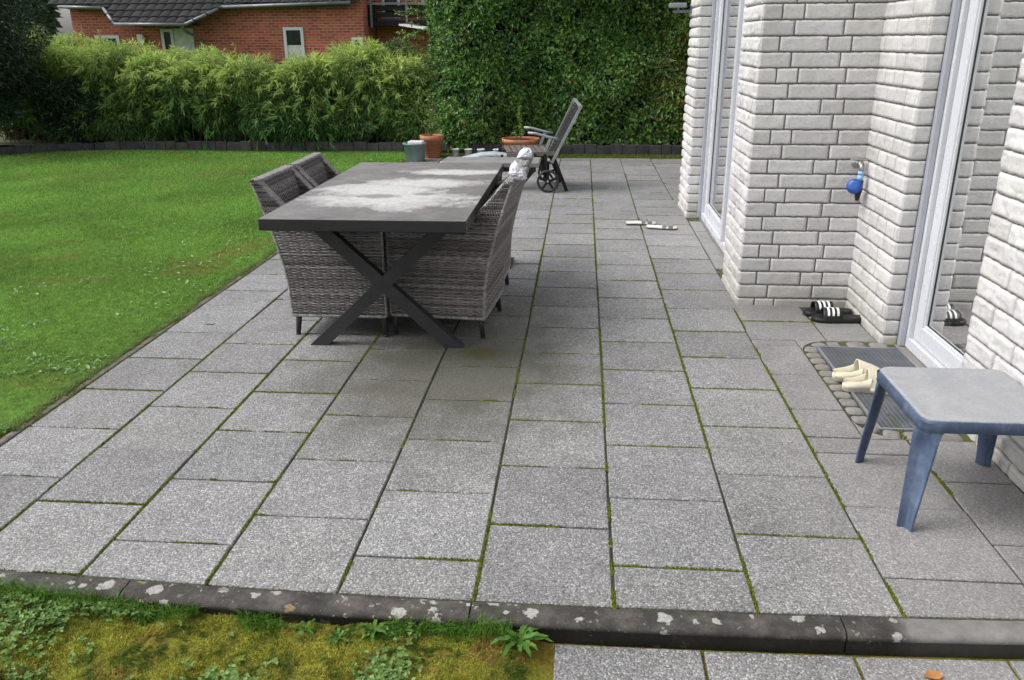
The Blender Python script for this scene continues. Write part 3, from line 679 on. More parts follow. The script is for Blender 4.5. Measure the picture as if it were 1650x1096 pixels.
def make_chair(label):
    t = thing('wicker_chair', (0, 0, 0), label, 'chair', 'wicker armchairs around the dining table')
    Wd, D, ZB, ZA, ZT_ = .54, .52, .115, .62, .838
    def xb(z):      # outer line of the back
        k = np.clip((z - ZB) / (ZT_ - ZB), 0, 1); return -.03 * k - .125 * np.clip((k - .25) / .75, 0, 1) ** 1.4
    def xfr(z):     # front line of a side panel
        k = np.clip((z - ZA) / (ZT_ - ZA), 0, 1); lo = D - .0 * z
        return np.where(z <= ZA, lo, xb(z) + .045 + .13 * (1 - k) ** 1.2 + (D - .18 - xb(ZA)) * np.clip(1 - k * 5, 0, 1) ** 2)
    body = MB()
    for sy in (-1, 1):
        def f(u, v, off, sy=sy):
            z = ZB + v * (ZT_ - ZB); a = xb(z); b = xfr(z); return np.stack([a + u * (b - a), sy * (Wd / 2 + off), z], 1)
        weave(body, f, lambda v: D, 0, 1, 92, seed=3 + sy)
        def f2(u, v, off, sy=sy):   # inner face of the arm
            z = .42 + v * (ZT_ - .44); a = xb(z) + .05; b = np.maximum(xfr(z), a + .01); return np.stack([a + u * (b - a), sy * (Wd / 2 - .055 - off), z], 1)
        weave(body, f2, lambda v: D, 0, 1, 52, seed=13 + sy)
    def fb(u, v, off): z = ZB + v * (ZT_ - ZB); return np.stack([xb(z) - off, (u - .5) * Wd, z], 1)
    weave(body, fb, lambda v: Wd, 0, 1, 92, seed=8)
    def ff(u, v, off): z = ZB + v * (.42 - ZB); return np.stack([D + off + 0 * z, (u - .5) * Wd, z], 1)
    weave(body, ff, lambda v: Wd, 0, 1, 38, seed=9)
    b = body.build('frame_weave', m_wick, t, smooth=True)
    bk = MB()
    def fi(u, v, off): z = .42 + v * (ZT_ - .42); return np.stack([xb(z) + .05 + off, (u - .5) * (Wd - .11), z], 1)
    weave(bk, fi, lambda v: Wd - .11, 0, 1, 56, seed=10)
    # rolled top edges of back and arms
    bk.build('backrest', m_wick, t, smooth=True)
    se = MB()
    def fs(u, v, off): return np.stack([xb(.42) + .06 + v * (D - .06 - xb(.42)), (u - .5) * (Wd - .11), .42 + off], 1)
    weave(se, fs, lambda v: Wd - .11, 0, 1, 60, seed=11); se.build('seat', m_wick, t, smooth=True)
    # dark inner core so the weave is opaque
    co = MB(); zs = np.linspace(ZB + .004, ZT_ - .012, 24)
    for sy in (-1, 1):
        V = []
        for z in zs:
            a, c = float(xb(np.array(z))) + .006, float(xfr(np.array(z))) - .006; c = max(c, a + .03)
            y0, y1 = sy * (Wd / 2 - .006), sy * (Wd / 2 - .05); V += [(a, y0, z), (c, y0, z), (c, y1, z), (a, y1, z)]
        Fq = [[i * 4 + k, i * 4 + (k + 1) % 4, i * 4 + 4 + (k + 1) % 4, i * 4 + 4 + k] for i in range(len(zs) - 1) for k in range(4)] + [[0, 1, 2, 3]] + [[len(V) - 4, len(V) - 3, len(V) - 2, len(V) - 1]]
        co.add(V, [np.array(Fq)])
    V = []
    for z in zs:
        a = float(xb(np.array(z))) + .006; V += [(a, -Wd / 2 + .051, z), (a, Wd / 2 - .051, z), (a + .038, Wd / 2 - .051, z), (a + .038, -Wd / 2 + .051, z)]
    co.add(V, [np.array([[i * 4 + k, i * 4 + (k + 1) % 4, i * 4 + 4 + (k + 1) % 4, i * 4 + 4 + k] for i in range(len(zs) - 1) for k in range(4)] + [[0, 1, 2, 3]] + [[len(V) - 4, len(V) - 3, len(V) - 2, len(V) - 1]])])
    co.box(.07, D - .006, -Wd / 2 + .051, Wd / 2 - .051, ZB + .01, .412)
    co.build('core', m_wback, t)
    ri = MB()
    def rimcol(): return np.array([.27, .26, .255]) * random.uniform(.7, 1.2)
    # wrapped rim: short wrapped turns along the top edge path
    def wrap(pts, r):
        P = np.array(pts, float); sgm = np.r_[0, np.cumsum(np.linalg.norm(np.diff(P, axis=0), axis=1))]; n = int(sgm[-1] / .009)
        for i in range(n):
            s0 = sgm[-1] * i / n; s1 = sgm[-1] * (i + .96) / n; sm = (s0 + s1) / 2
            q = [[np.interp(s, sgm, P[:, k]) for k in range(3)] for s in (s0, s0 + (s1 - s0) * .3, s0 + (s1 - s0) * .7, s1)]
            ri.tube(q, [r * .82, r, r, r * .82], 10, rimcol(), cap=False)
    zc = ZT_ - .005; xo, xi = float(xb(np.array(ZT_))) + .012, float(xb(np.array(ZT_))) + .042
    for k in range(3): xx = xo + (xi - xo) * k / 2; wrap([(xx, -Wd / 2 + .012, zc), (xx, Wd / 2 - .012, zc)], .013)
    for sy in (-1, 1):
        for yo in (.010, .028, .046):
            pts = [(xo + .01, sy * (Wd / 2 - yo), zc)] + [(float(xfr(np.array(z))) - .008, sy * (Wd / 2 - yo), z) for z in np.linspace(ZT_ - .01, ZA + .004, 16)] + [(D - .005, sy * (Wd / 2 - yo), ZA)]
            wrap(pts, .011)
        wrap([(D - .006, sy * (Wd / 2 - .004), ZA - .01), (D - .006, sy * (Wd / 2 - .004), ZB + .01)], .008); 
        wrap([(float(xb(np.array(z))) + .003, sy * (Wd / 2 - .003), z) for z in np.linspace(ZB + .01, ZT_ - .01, 14)], .008)
        wrap([(.0, sy * (Wd / 2 - .003), ZB + .004), (D - .01, sy * (Wd / 2 - .003), ZB + .004)], .009)
    wrap([(.003, -Wd / 2, ZB + .004), (.003, Wd / 2, ZB + .004)], .009)
    ri.build('wrapped_rim', m_wick, t, smooth=True)
    for x in (.03, D - .03):
        for sy in (-1, 1):
            l = MB(); l.tube([(x, sy * (Wd / 2 - .028), ZB + .02), (x + (.012 if x > .2 else -.015), sy * (Wd / 2 - .026), .012)], [.017, .013], 10); l.tube([(x + (.012 if x > .2 else -.015), sy * (Wd / 2 - .026), .012), (x + (.013 if x > .2 else -.016), sy * (Wd / 2 - .026), 0)], [.014, .014], 10)
            l.build('leg', m_frame, t, smooth=True)
    return t
ch = make_chair('wicker chair on the lawn side of the dining table, the nearer of the two there')
spots = [(-1.655, 4.40, 0, None), (-1.655, 4.965, R(1.5), 'wicker chair on the lawn side of the dining table, the farther of the two there'),
         (-.590, 4.395, R(175), 'wicker chair on the house side of the dining table, nearest the camera'), (-.58, 4.965, R(178.5), 'wicker chair on the house side of the dining table, with a white bag on it')]
for i, (x, y, rz, lb) in enumerate(spots):
    o = ch if i == 0 else copy_tree(ch); o.location = (x, y, 0); o.rotation_euler = (0, 0, rz)
    if lb: o['label'] = lb

# crumpled white bags
def bag(name, x, y, z, rx, ry, rz, seed, label, mat):
    bm = bmesh.new(); bmesh.ops.create_icosphere(bm, subdivisions=5, radius=1)
    V = np.array([v.co[:] for v in bm.verts]); Fc = [[v.index for v in f.verts] for f in bm.faces]; bm.free()
    n = 1 - np.abs(fbm(V + seed, 1.9, seed, 5) - .5) * 3.2; k = .62 + .50 * n + .12 * (1 - np.abs(vn(V, 5, seed) - .5) * 2)
    V = V * k[:, None] * (1 + .35 * (fbm(V * .9 + seed * 2, 1.1, seed + 5, 2) - .5))[:, None]; V[:, 0] += .35 * V[:, 2] * np.sin(seed); V[:, 2] *= 1 + .5 * V[:, 1]; V[:, 2] = np.where(V[:, 2] < -.55, -.55 + (V[:, 2] + .55) * .1, V[:, 2])
    V = V * np.array([rx, ry, rz]); V[:, 2] -= V[:, 2].min()
    mb = MB().add(V, np.array(Fc)); o = mb.build(name, mat, smooth=True); o.location = (x, y, z); return tag(o, label, 'bag')
m_bagm = simple('thin_white_plastic', (.58, .58, .61), .45, 0, 6, .1, 60, .3)
bag('plastic_bag', -.44, 4.20, .843, .036, .050, .048, 5, 'crumpled white bag on the backrest of the nearest wicker chair on the house side', m_bagm)
bag('plastic_bag', -.455, 4.98, .843, .040, .055, .034, 9, 'crumpled white bag on the farther wicker chair on the house side', m_bagm)

# ------------------------------------------------------------------ BLUE PLASTIC STOOL
def mat_blue():
    m = NM('weathered_blue_plastic'); nz = m.n('ShaderNodeSeparateXYZ', {'Vector': m.n('ShaderNodeNewGeometry').outputs['Normal']}).outputs[2]
    blue = m.ramp(m.noise(7, 6, .7), [(.3, (.030, .048, .090)), (.55, (.060, .088, .150)), (.75, (.13, .17, .25))])
    chalk = m.ramp(m.noise(5, 8, .75, None, .8), [(.3, (.25, .262, .285)), (.5, (.30, .305, .32)), (.7, (.36, .362, .37))])
    scr = m.ramp(m.noise(90, 6, .8), [(.35, .88), (.65, 1.1)]); chalk = m.mix(1, chalk, scr, 'MULTIPLY')
    f = m.ramp(m.math('ADD', nz, m.math('MULTIPLY', m.math('SUBTRACT', m.noise(30, 6, .8), .5), .35)), [(.55, 0.0), (.9, 1.0)])
    st = m.n('ShaderNodeMapping', {'Vector': m.co, 'Scale': (40.0, 40.0, 4.0)}).outputs[0]
    blue = m.mix(m.ramp(m.noise(1, 5, .7, st), [(.5, 0.0), (.8, .4)]), blue, (.20, .24, .31))
    m.bump(m.noise(160, 3, .6), .12, .002)
    return m.done(m.mix(f, blue, chalk), m.ramp(m.noise(12, 4), [(.3, .42), (.7, .62)]), 0, .4)
m_blue = mat_blue()
stl = thing('plastic_stool', (1.18, 2.66, 0), 'low weathered blue plastic stool standing on the slabs in front of the entrance mat', 'stool')
sx, sy, H = .222, .232, .388
def rounded(hx, hy, r, n=10):
    pts = []
    for cx, cy, a0 in ((hx - r, hy - r, 0), (-hx + r, hy - r, 90), (-hx + r, -hy + r, 180), (hx - r, -hy + r, 270)):
        for a in np.linspace(a0, a0 + 90, n): pts.append((cx + r * math.cos(R(a)), cy + r * math.sin(R(a))))
    return pts
tp = MB(); n = 40; rings = []
for (inset, z, rr) in ((.10, .0, .02), (.045, .0005, .03), (.030, .0, .035), (.018, .0015, .04), (.008, .001, .045), (.002, -.004, .05), (.0, -.012, .05), (-.003, -.040, .05), (.001, -.041, .05), (.004, -.012, .05), (.010, -.007, .04), (.10, -.007, .02)):
    rings.append([(x, y, H + z) for x, y in rounded(sx - inset, sy - inset, rr)])
V = [p for r_ in rings for p in r_]; Fc = [[i * n + k, i * n + (k + 1) % n, (i + 1) * n + (k + 1) % n, (i + 1) * n + k] for i in range(len(rings) - 1) for k in range(n)]
tp.add(V, [np.array(Fc), ]); tp.f.append(np.array([list(range(n))])); tp.f.append(np.array([[(len(rings) - 1) * n + k for k in reversed(range(n))]]))
# a few shallow moulded ribs below
o = tp.build('seat', m_blue, stl, smooth=True)
for qx in (-1, 1):
    for qy in (-1, 1):
        # L channel with a rounded corner, tapering to the foot
        L = MB(); NZ = 12; V = []
        for i in range(NZ):
            t = i / (NZ - 1); z = (H - .012) * (1 - t); w = .058 * (1 - t) + .028 * t + .03 * max(0, 1 - t * 6) ** 2; r = .022 * (1 - t) + .012 * t; spl = .020 * t
            if i == NZ - 1: w += .003
            cx, cy = sx - .002 + spl, sy - .002 + spl
            k_ = min(1, t / .22); k_ = k_ * k_ * (3 - 2 * k_)      # convex under the seat corner, then a channel open to the outside
            cvx = [(cx - w, cy), (cx - w * .6, cy), (cx - r, cy)] + [(cx - r + r * math.sin(R(a)), cy - r + r * math.cos(R(a))) for a in (22, 45, 68)] + [(cx, cy - r), (cx, cy - w * .6), (cx, cy - w)]
            cnc = [(cx - w - .004, cy + .004), (cx - w + .003, cy + .005), (cx - w + .006, cy - .004), (cx - w * .80, cy - w * .40), (cx - w * .60, cy - w * .60), (cx - w * .40, cy - w * .80), (cx - .004, cy - w + .006), (cx + .005, cy - w + .003), (cx + .004, cy - w - .004)]
            sec = [(a_[0] * (1 - k_) + b_[0] * k_, a_[1] * (1 - k_) + b_[1] * k_) for a_, b_ in zip(cvx, cnc)]
            th_ = .0045
            icx = [(cx - th_, cy - w), (cx - th_, cy - w * .6), (cx - th_ - .001, cy - r - th_), (cx - r * .7 - th_, cy - r * .7 - th_), (cx - r - th_, cy - th_ - .001), (cx - w * .6, cy - th_), (cx - w, cy - th_)]
            icc = [(cx - .004, cy - w - .005), (cx - .010, cy - w), (cx - w * .42 - .005, cy - w * .80 - .006), (cx - w * .62 - .005, cy - w * .62 - .005), (cx - w * .80 - .006, cy - w * .42 - .005), (cx - w, cy - .010), (cx - w - .005, cy - .004)]
            inn = [(a_[0] * (1 - k_) + b_[0] * k_, a_[1] * (1 - k_) + b_[1] * k_) for a_, b_ in zip(icx, icc)]
            # turned lips on both flanges
            V += [(x * qx, y * qy, z) for x, y in sec + inn]
        m_ = 16; Fc = [[i * m_ + k, i * m_ + (k + 1) % m_, (i + 1) * m_ + (k + 1) % m_, (i + 1) * m_ + k] for i in range(NZ - 1) for k in range(m_)]
        L.add(V, [np.array(Fc)]); L.f.append(np.array([[(NZ - 1) * m_ + k for k in range(m_)]]))
        o = L.build('leg', m_blue, stl, smooth=True)
        sm = o.modifiers.new('es', 'EDGE_SPLIT'); sm.split_angle = R(50)

# ------------------------------------------------------------------ FOOTWEAR
def foot_outline(L, Wd, t, side=1):
    """half widths at parameter t (0 heel .. 1 toe), left and right edge"""
    x = t; base = np.sqrt(np.clip(1 - ((x - .5) / .5) ** 8, 0, 1)) ; w = Wd / 2 * (.74 + .26 * np.clip((x - .35) / .35, 0, 1) ** 1) * base
    bend = .10 * Wd * np.sin((x - .1) * 3.0) * side
    return w, bend
def sole(mb, L, Wd, th0, th1, side=1, n=30, lift=.0, c=None, foot=.0):
    ts = np.linspace(.002, .998, n); V = []
    for t in ts:
        w, b = foot_outline(L, Wd, t, side); h = th0 + (th1 - th0) * t + lift * max(0, t - .7) ** 2; lz = lift * max(0, t - .75) ** 2
        for q in (-1, -.92, -.5, 0, .5, .92, 1): V.append((t * L, b + q * w, h - foot * (1 - abs(q)) * .5 + (.0 if abs(q) < 1 else -.002)))
        for q in (1, 0, -1): V.append((t * L, b + q * w * .97, lz))
    Fc = [[i * 10 + k, i * 10 + (k + 1) % 10, (i + 1) * 10 + (k + 1) % 10, (i + 1) * 10 + k] for i in range(n - 1) for k in range(10)]
    mb.add(V, [np.array(Fc)], c); mb.f.append(np.array([[mb.n - len(V) + k for k in range(10)]])); mb.f.append(np.array([[mb.n - 10 + k for k in reversed(range(10))]]))
def strap(mb, L, Wd, t0, t1, z0, hgt, side, n=16, c=None, th=.004, full=False, front=None):
    m = 14; V = []
    for j, o_ in enumerate((0, -th)):
        for i in range(m):
            u = i / (m - 1); t = t0 + (t1 - t0) * u; w, b = foot_outline(L, Wd, t, side); hh = hgt * (1 - (front or 0) * u)
            for k in range(n):
                a = math.pi * k / (n - 1); V.append((t * L, b - math.cos(a) * (w * 1.02 + o_), z0 + math.sin(a) ** .7 * (hh + o_) - (.006 if k in (0, n - 1) else 0)))
    g1 = grid(m, n); g2 = g1[:, ::-1] + m * n; e = []
    for k in range(n - 1): e += [[k, k + 1, m * n + k + 1, m * n + k], [(m - 1) * n + k + 1, (m - 1) * n + k, m * n + (m - 1) * n + k, m * n + (m - 1) * n + k + 1]]
    mb.add(V, [g1, g2, np.array(e)], c)
m_black = simple('black_rubber', (.014, .014, .015), .5, 0, 12, .3, 120, .2)
m_white = simple('white_stripe', (.75, .75, .75), .5)
def slide(x, y, rz, side, label):
    t = thing('slide_sandal', (x, y, .002), label, 'sandal', 'black striped slides by the wall', rz)
    L, Wd = .275, .10
    m = MB(); sole(m, L, Wd, .032, .024, side, foot=.008); m.build('sole', m_black, t, smooth=True)
    m = MB(); strap(m, L, Wd, .42, .80, .018, .058, side); m.build('strap', m_black, t, smooth=True)
    for q in range(3):
        m = MB(); t0 = .49 + q * .095
        # diagonal stripe across the strap
        V = []; n = 20
        for k in range(n):
            a = R(20) + (math.pi - R(40)) * k / (n - 1)
            for dt in (0, .042):
                tt_ = t0 + dt; w, b = foot_outline(L, Wd, tt_, side)
                for o_ in (.0025,): V.append((tt_ * L, b - math.cos(a) * (w * 1.02 + o_), .018 + math.sin(a) ** .7 * (.058 + o_)))
        V2 = [(p[0], p[1] * .985, p[2] - .003) for p in V]
        g_ = grid(n, 2); e = []
        m.add(V + V2, [g_, g_ + 2 * n, np.array([[2 * k, 2 * k + 2, 2 * n + 2 * k + 2, 2 * n + 2 * k] for k in range(n - 1)] + [[2 * k + 1, 2 * k + 3, 2 * n + 2 * k + 3, 2 * n + 2 * k + 1] for k in range(n - 1)])])
        m.build('stripe', m_white, t)
    return t
slide(1.475, 4.575, R(176), 1, 'black slide with three white stripes over its strap, the nearer one by the wall corner')
slide(1.455, 4.70, R(183), -1, 'black slide with three white stripes, the one tucked behind its twin at the wall corner')
m_cream = simple('cream_foam', (.62, .575, .45), .55, 0, 10, .12, 90, .15)
def clog(x, y, rz, side, label):
    t = thing('clog', (x, y, .003), label, 'clog', 'cream clogs on the entrance mat', rz)
    L, Wd = .255, .10; n, m = 34, 22; V = []
    m1 = MB(); sole(m1, L, Wd * 1.03, .030, .020, side, foot=.006); m1.build('sole', m_cream, t, smooth=True)
    m2 = MB()
    ts = np.linspace(.40, .995, n)
    for j, o_ in enumerate((0, -.004)):
        for tt_ in ts:
            w, b = foot_outline(L, Wd, tt_, side); k = (tt_ - .40) / .6; hh = (.070 * (1 - k) ** .8 + .022) * np.sqrt(np.clip(1 - k ** 6, 0, 1))
            for q in range(m):
                a = math.pi * q / (m - 1); V.append((tt_ * L, b - math.cos(a) * (w + o_), .012 + math.sin(a) ** .75 * (hh + o_)))
    g1 = grid(n, m); g2 = g1[:, ::-1] + n * m; e = [[k, k + 1, n * m + k + 1, n * m + k] for k in range(m - 1)]
    m2.add(V, [g1, g2, np.array(e)]); m2.build('upper', m_cream, t, smooth=True)
    m3 = MB()   # raised side rim towards the heel
    for q in (-1, 1):
        V = []; tsr = np.linspace(.02, .45, 18)
        for tt_ in tsr:
            w, b = foot_outline(L, Wd, tt_, side); hz = .040 + .030 * ((tt_ - .02) / .43) ** 2
            V += [(tt_ * L, b + q * (w + .001), .01), (tt_ * L, b + q * (w + .001), hz), (tt_ * L, b + q * (w - .005), hz), (tt_ * L, b + q * (w - .005), .01)]
        m3.add(V, [np.array([[i * 4 + k, i * 4 + (k + 1) % 4, i * 4 + 4 + (k + 1) % 4, i * 4 + 4 + k] for i in range(17) for k in range(4)])])
    m3.build('side_rim', m_cream, t, smooth=True)
    return t
clog(1.085, 3.585, R(-6), 1, 'cream foam clog on the metal mat, nearer the blue stool than its twin')
clog(1.075, 3.70, R(4), -1, 'cream foam clog on the metal mat, farther from the blue stool than its twin')
m_grey = simple('grey_strap_leather', (.20, .20, .20), .6, 0, 10, .2); m_pale = simple('pale_footbed', (.62, .61, .59), .6); m_outs = simple('dark_outsole', (.05, .048, .045), .8)
def sandal(x, y, rz, side, label):
    t = thing('sandal', (x, y, .001), label, 'sandal', 'grey sandals on the patio slabs', rz); L, Wd = .26, .092
    a = MB(); sole(a, L, Wd, .014, .012, side); a.build('outsole', m_outs, t, smooth=True)
    a = MB(); sole(a, L * .985, Wd * .95, .028, .022, side, foot=.006); o = a.build('footbed', m_pale, t, smooth=True); 
    a = MB(); strap(a, L, Wd * .95, .50, .62, .016, .050, side); strap(a, L, Wd * .95, .70, .84, .014, .040, side); a.build('strap', m_grey, t, smooth=True)
    return t
sandal(.275, 7.13, R(3), 1, 'grey sandal with pale footbed on the patio, the left and farther of the pair')
sandal(.44, 6.99, R(-4), -1, 'grey sandal with pale footbed on the patio, the right and nearer of the pair')

# ------------------------------------------------------------------ TAP with water timer
tapo = thing('garden_tap', (1.42, YF - .01, .85), 'metal garden tap with a blue round timer in the white brick corner', 'tap')
m_brass = simple('dull_chrome', (.42, .42, .40), .35, .8, 20, .2); m_bl = simple('blue_plastic', (.010, .075, .33), .35, 0, 20, .2); m_lb = simple('light_blue_plastic', (.25, .45, .68), .4)
a = MB(); a.tube([(0, 0, 0), (0, -.075, 0)], .011, 12); a.tube([(0, -.002, 0), (0, .0, 0)], .03, 20); a.tube([(0, -.055, 0), (0, -.085, -.005), (0, -.095, -.035)], [.012, .012, .011], 12); a.tube([(0, -.05, .0), (0, -.05, .022)], .009, 10)
a.build('spout', m_brass, tapo, smooth=True)
a = MB(); a.box(-.050, .012, -.060, -.040, .018, .030, .005); a.box(.012, .040, -.056, -.044, .018, .026, .004); a.build('handle', m_brass, tapo, smooth=True)
a = MB(); a.tube([(0, -.095, -.035), (0, -.095, -.052)], .017, 16); a.tube([(0, -.095, -.055), (-.006, -.097, -.085)], .016, 16); a.build('connector', m_lb, tapo, smooth=True)
a = MB(); T = Matrix.Translation((-.028, -.10, -.118)) @ Euler((R(70), 0, R(-25))).to_matrix().to_4x4()
a.lathe([(.0, .034), (.020, .034), (.036, .030), (.040, .022), (.040, -.012), (.036, -.022), (.0, -.024)], 28, T=T)
a.build('timer_knob', m_bl, tapo, smooth=True)
a = MB(); a.tube([(-.004, -.097, -.085), (-.004, -.097, -.150)], [.022, .020], 16); a.tube([(-.004, -.097, -.150), (-.004, -.097, -.160), (-.004, -.097, -.176), (-.004, -.097, -.195)], [.015, .017, .014, .009], 14); a.build('hose_outlet', m_black, tapo, smooth=True)
a = MB(); 
for k in range(8):
    aa = k * math.pi / 4; a.box(-.003, .003, -.041, -.037, -.012, .02, .001, T=T @ Matrix.Rotation(aa, 4, 'Z'))
a.build('grip_rib', m_bl, tapo)

# ------------------------------------------------------------------ LOUNGER
m_lgrey = simple('silver_grey_tube', (.27, .285, .30), .4, .3, 12, .2); m_teak = simple('greyed_teak', (.12, .10, .09), .75, 0, 15, .3); m_ldark = simple('dark_grey_frame', (.014, .014, .015), .7, spec=.2)
m_lblue = simple('pale_grey_sling', (.34, .38, .40), .7, 0, 20, .2)
lg = thing('sun_lounger', (-.45, 9.05, 0), 'grey sun lounger with raised back and two black spoked wheels beyond the dining table', 'sun lounger')
LO = Vector((-.45, 9.05, 0))
def lp_(x, y, z): return (x - LO.x, y - LO.y, z)
NY, FY = 8.76, 9.33
a = MB()
a.beam(lp_(-.43, NY, .30), lp_(-.135, NY, .875), .022, .030); a.beam(lp_(-.505, FY, .30), lp_(-.205, FY, .915), .022, .030)
a.beam(lp_(-.135, NY, .86), lp_(-.205, FY, .90), .03, .02); 
a.build('back_frame', m_lgrey, lg)
a = MB()
for k in range(16):
    t = .03 + k * .058; p = lp_(-.425 + .295 * t, NY + .02, .31 + .575 * t); q = lp_(-.50 + .295 * t, FY - .02, .31 + .60 * t); a.beam(p, q, .034, .004, up=(-.6, 0, .3))
a.build('backrest', m_ldark, lg)
a = MB(); a.beam(lp_(-.40, NY, .40), lp_(-.90, NY, .375), .02, .045); a.beam(lp_(-.48, FY, .40), lp_(-1.0, FY, .385), .02, .045)
for k in range(7): xx = -.48 - k * .065; a.beam(lp_(xx, NY + .01, .405), lp_(xx - .09, FY - .01, .405), .05, .014)
a.build('seat', m_teak, lg)
a = MB(); pts = [(-.88, .37), (-1.02, .385), (-1.15, .375), (-1.32, .335), (-1.60, .27)]
for (p, q) in zip(pts[:-1], pts[1:]):
    V = [lp_(p[0], NY, p[1]), lp_(p[0] - .05, NY + .26, p[1]), lp_(q[0] - .05, NY + .26, q[1]), lp_(q[0], NY, q[1])]; V += [(v[0], v[1], v[2] - .018) for v in V]
    a.add(V, [np.array([[0, 1, 2, 3], [7, 6, 5, 4], [0, 4, 5, 1], [1, 5, 6, 2], [2, 6, 7, 3], [3, 7, 4, 0]])])
a.build('footrest', m_lblue, lg)
for yy, dx in ((NY, 0), (FY, -.08)):
    a = MB(); a.tube([lp_(-.36 + dx, yy, .545), lp_(-.45 + dx, yy, .56), lp_(-.60 + dx, yy, .60), lp_(-.68 + dx, yy, .605)], .014, 8); a.beam(lp_(-.44 + dx, yy, .56), lp_(-.50 + dx, yy, .41), .015, .03); a.build('armrest', m_lgrey, lg, smooth=True)
    a = MB(); a.beam(lp_(-.42 + dx, yy + .02, .38), lp_(-.27 + dx, yy + .02, .006), .02, .035); a.build('leg', m_ldark, lg)
    a = MB(); a.beam(lp_(-.62 + dx * .5, yy - .01, .39), lp_(-.465 + dx * .3, yy - .01, .118), .02, .04); a.build('brace', m_ldark, lg); a = MB(); a.beam(lp_(-.50 + dx, yy - .012, .39), lp_(-.465 + dx * .3, yy - .012, .118), .02, .03); a.build('brace', m_ldark, lg); a = MB(); a.beam(lp_(-.95 + dx, yy + .01, .38), lp_(-.98 + dx, yy + .01, .006), .02, .03); a.build('leg', m_ldark, lg)
a = MB(); a.tube([lp_(-.465, NY - .06, .118), lp_(-.49, FY + .06, .118)], .009, 8); a.build('axle', m_lgrey, lg, smooth=True)
for yy, xx in ((NY - .055, -.465), (FY + .03, -.488)):
    wv = MB(); T = Matrix.Translation(lp_(xx, yy, .118)) @ Matrix.Rotation(R(90), 4, 'X')
    wv.lathe([(.095, -.016), (.108, -.018), (.117, -.010), (.117, .010), (.108, .018), (.095, .016), (.095, -.016)], 40, T=T); w_ = wv.build('wheel', m_black, lg, smooth=True)
    rm_ = MB(); 
    for k in range(5): rm_.box(.02, .097, -.011, .011, -.010, .010, .002, T=T @ Matrix.Rotation(k * 2 * math.pi / 5 + .3, 4, 'Z'))
    rm_.lathe([(0, -.02), (.022, -.02), (.024, 0), (.022, .02), (0, .02)], 20, T=T); rm_.build('spoked_hub', m_ldark, w_)
    hb = MB(); hb.lathe([(0, -.001), (.013, -.001), (.011, .028), (0, .03)], 16, T=T); hb.build('hub_cap', m_lgrey, w_, smooth=True)

# ------------------------------------------------------------------ leaf builders
def leaves(mb, P, D, N, L, Wd, C, fold=.25, shape=(.0, .45)):
    """P base points, D direction, N leaf normal (n,3); L,Wd (n,) ; four-vertex folded leaf"""
    D = D / np.linalg.norm(D, axis=1, keepdims=True); S = np.cross(D, N); S /= np.maximum(np.linalg.norm(S, axis=1, keepdims=True), 1e-6); Nn = np.cross(S, D)
    L = L[:, None]; Wd = Wd[:, None]
    b = P; m1 = P + D * L * .42 + S * Wd * .5 + Nn * Wd * fold; m2 = P + D * L * .42 - S * Wd * .5 + Nn * Wd * fold; t = P + D * L - Nn * L * .12
    V = np.stack([b, m1, t, m2], 1).reshape(-1, 3); n = len(P); i = np.arange(n)[:, None] * 4
    Fc = np.concatenate([i + np.array([[0, 1, 2]]), i + np.array([[0, 2, 3]])]); mb.add(V, Fc, np.repeat(C, 4, 0))
def runit(n):
    v = rng.normal(size=(n, 3)); return v / np.linalg.norm(v, axis=1, keepdims=True)
def lerp(a, b, t): return np.array(a)[None] * (1 - t[:, None]) + np.array(b)[None] * t[:, None]
def blades(mb, P, h, wd, C, lean=.5, up=1.0):
    n = len(P); a = rng.random(n) * 6.283; b = rng.random(n) * 6.283; S = np.stack([np.cos(a), np.sin(a), 0 * a], 1) * wd[:, None] * .5; Ld = np.stack([np.cos(b), np.sin(b), 0 * b], 1) * (h * lean * rng.random(n))[:, None]
    Z = np.zeros((n, 3)); Z[:, 2] = h
    V = np.stack([P - S, P + S, P + S * .7 + Ld * .35 + Z * .6, P - S * .7 + Ld * .35 + Z * .6, P + Ld + Z * (1 - .3 * lean)], 1).reshape(-1, 3); i = np.arange(n)[:, None] * 5
    mb.add(V, [i + np.array([[0, 1, 2, 3]]), i + np.array([[3, 2, 4]])], np.repeat(C, 5, 0))
# lawn -------------------------------------------------------------
def lawn_pts(n, ymin, ymax, wpow):
    u = rng.random(n); Y = (ymin ** (1 - wpow) + u * (ymax ** (1 - wpow) - ymin ** (1 - wpow))) ** (1 / (1 - wpow))
    xl = np.maximum(-.122 - .74 * (Y + .3), -9.6); X = xl + rng.random(n) * (-2.45 - xl); k = X < -2.45
    return np.stack([X, Y, 0 * X], 1)[k]
P = lawn_pts(420000, 2.9, 12.0, 1.35)
P = P[~((P[:, 1] > 11.9) & (P[:, 0] < -7.6))]
P[:, 2] = (fbm(np.c_[P[:, :2], 0 * P[:, 0]], .6, 3) - .5) * .05 - .022
dist = P[:, 1]; n = len(P)
patch = fbm(P, .9, 51, 4); f2 = fbm(P, 3.5, 55, 3); t = rng.random(n)
C = lerp((.115, .250, .038), (.31, .50, .11), t); 
yel = np.clip((patch * .7 + f2 * .5 - .66) * 6, 0, 1) * (rng.random(n) < .75)
C = C * (1 - yel[:, None]) + lerp((.24, .23, .06), (.38, .31, .12), rng.random(n)) * yel[:, None]
C *= (.70 + .6 * fbm(P, 1.7, 58, 3))[:, None]
h = rng.uniform(.016, .036, n) * (.7 + .6 * f2) * (1 - .3 * yel); wd = rng.uniform(.0022, .0042, n) * np.clip(dist / 4.5, .8, 2.2)
g_ = MB(); blades(g_, P, h, wd, C, .9)
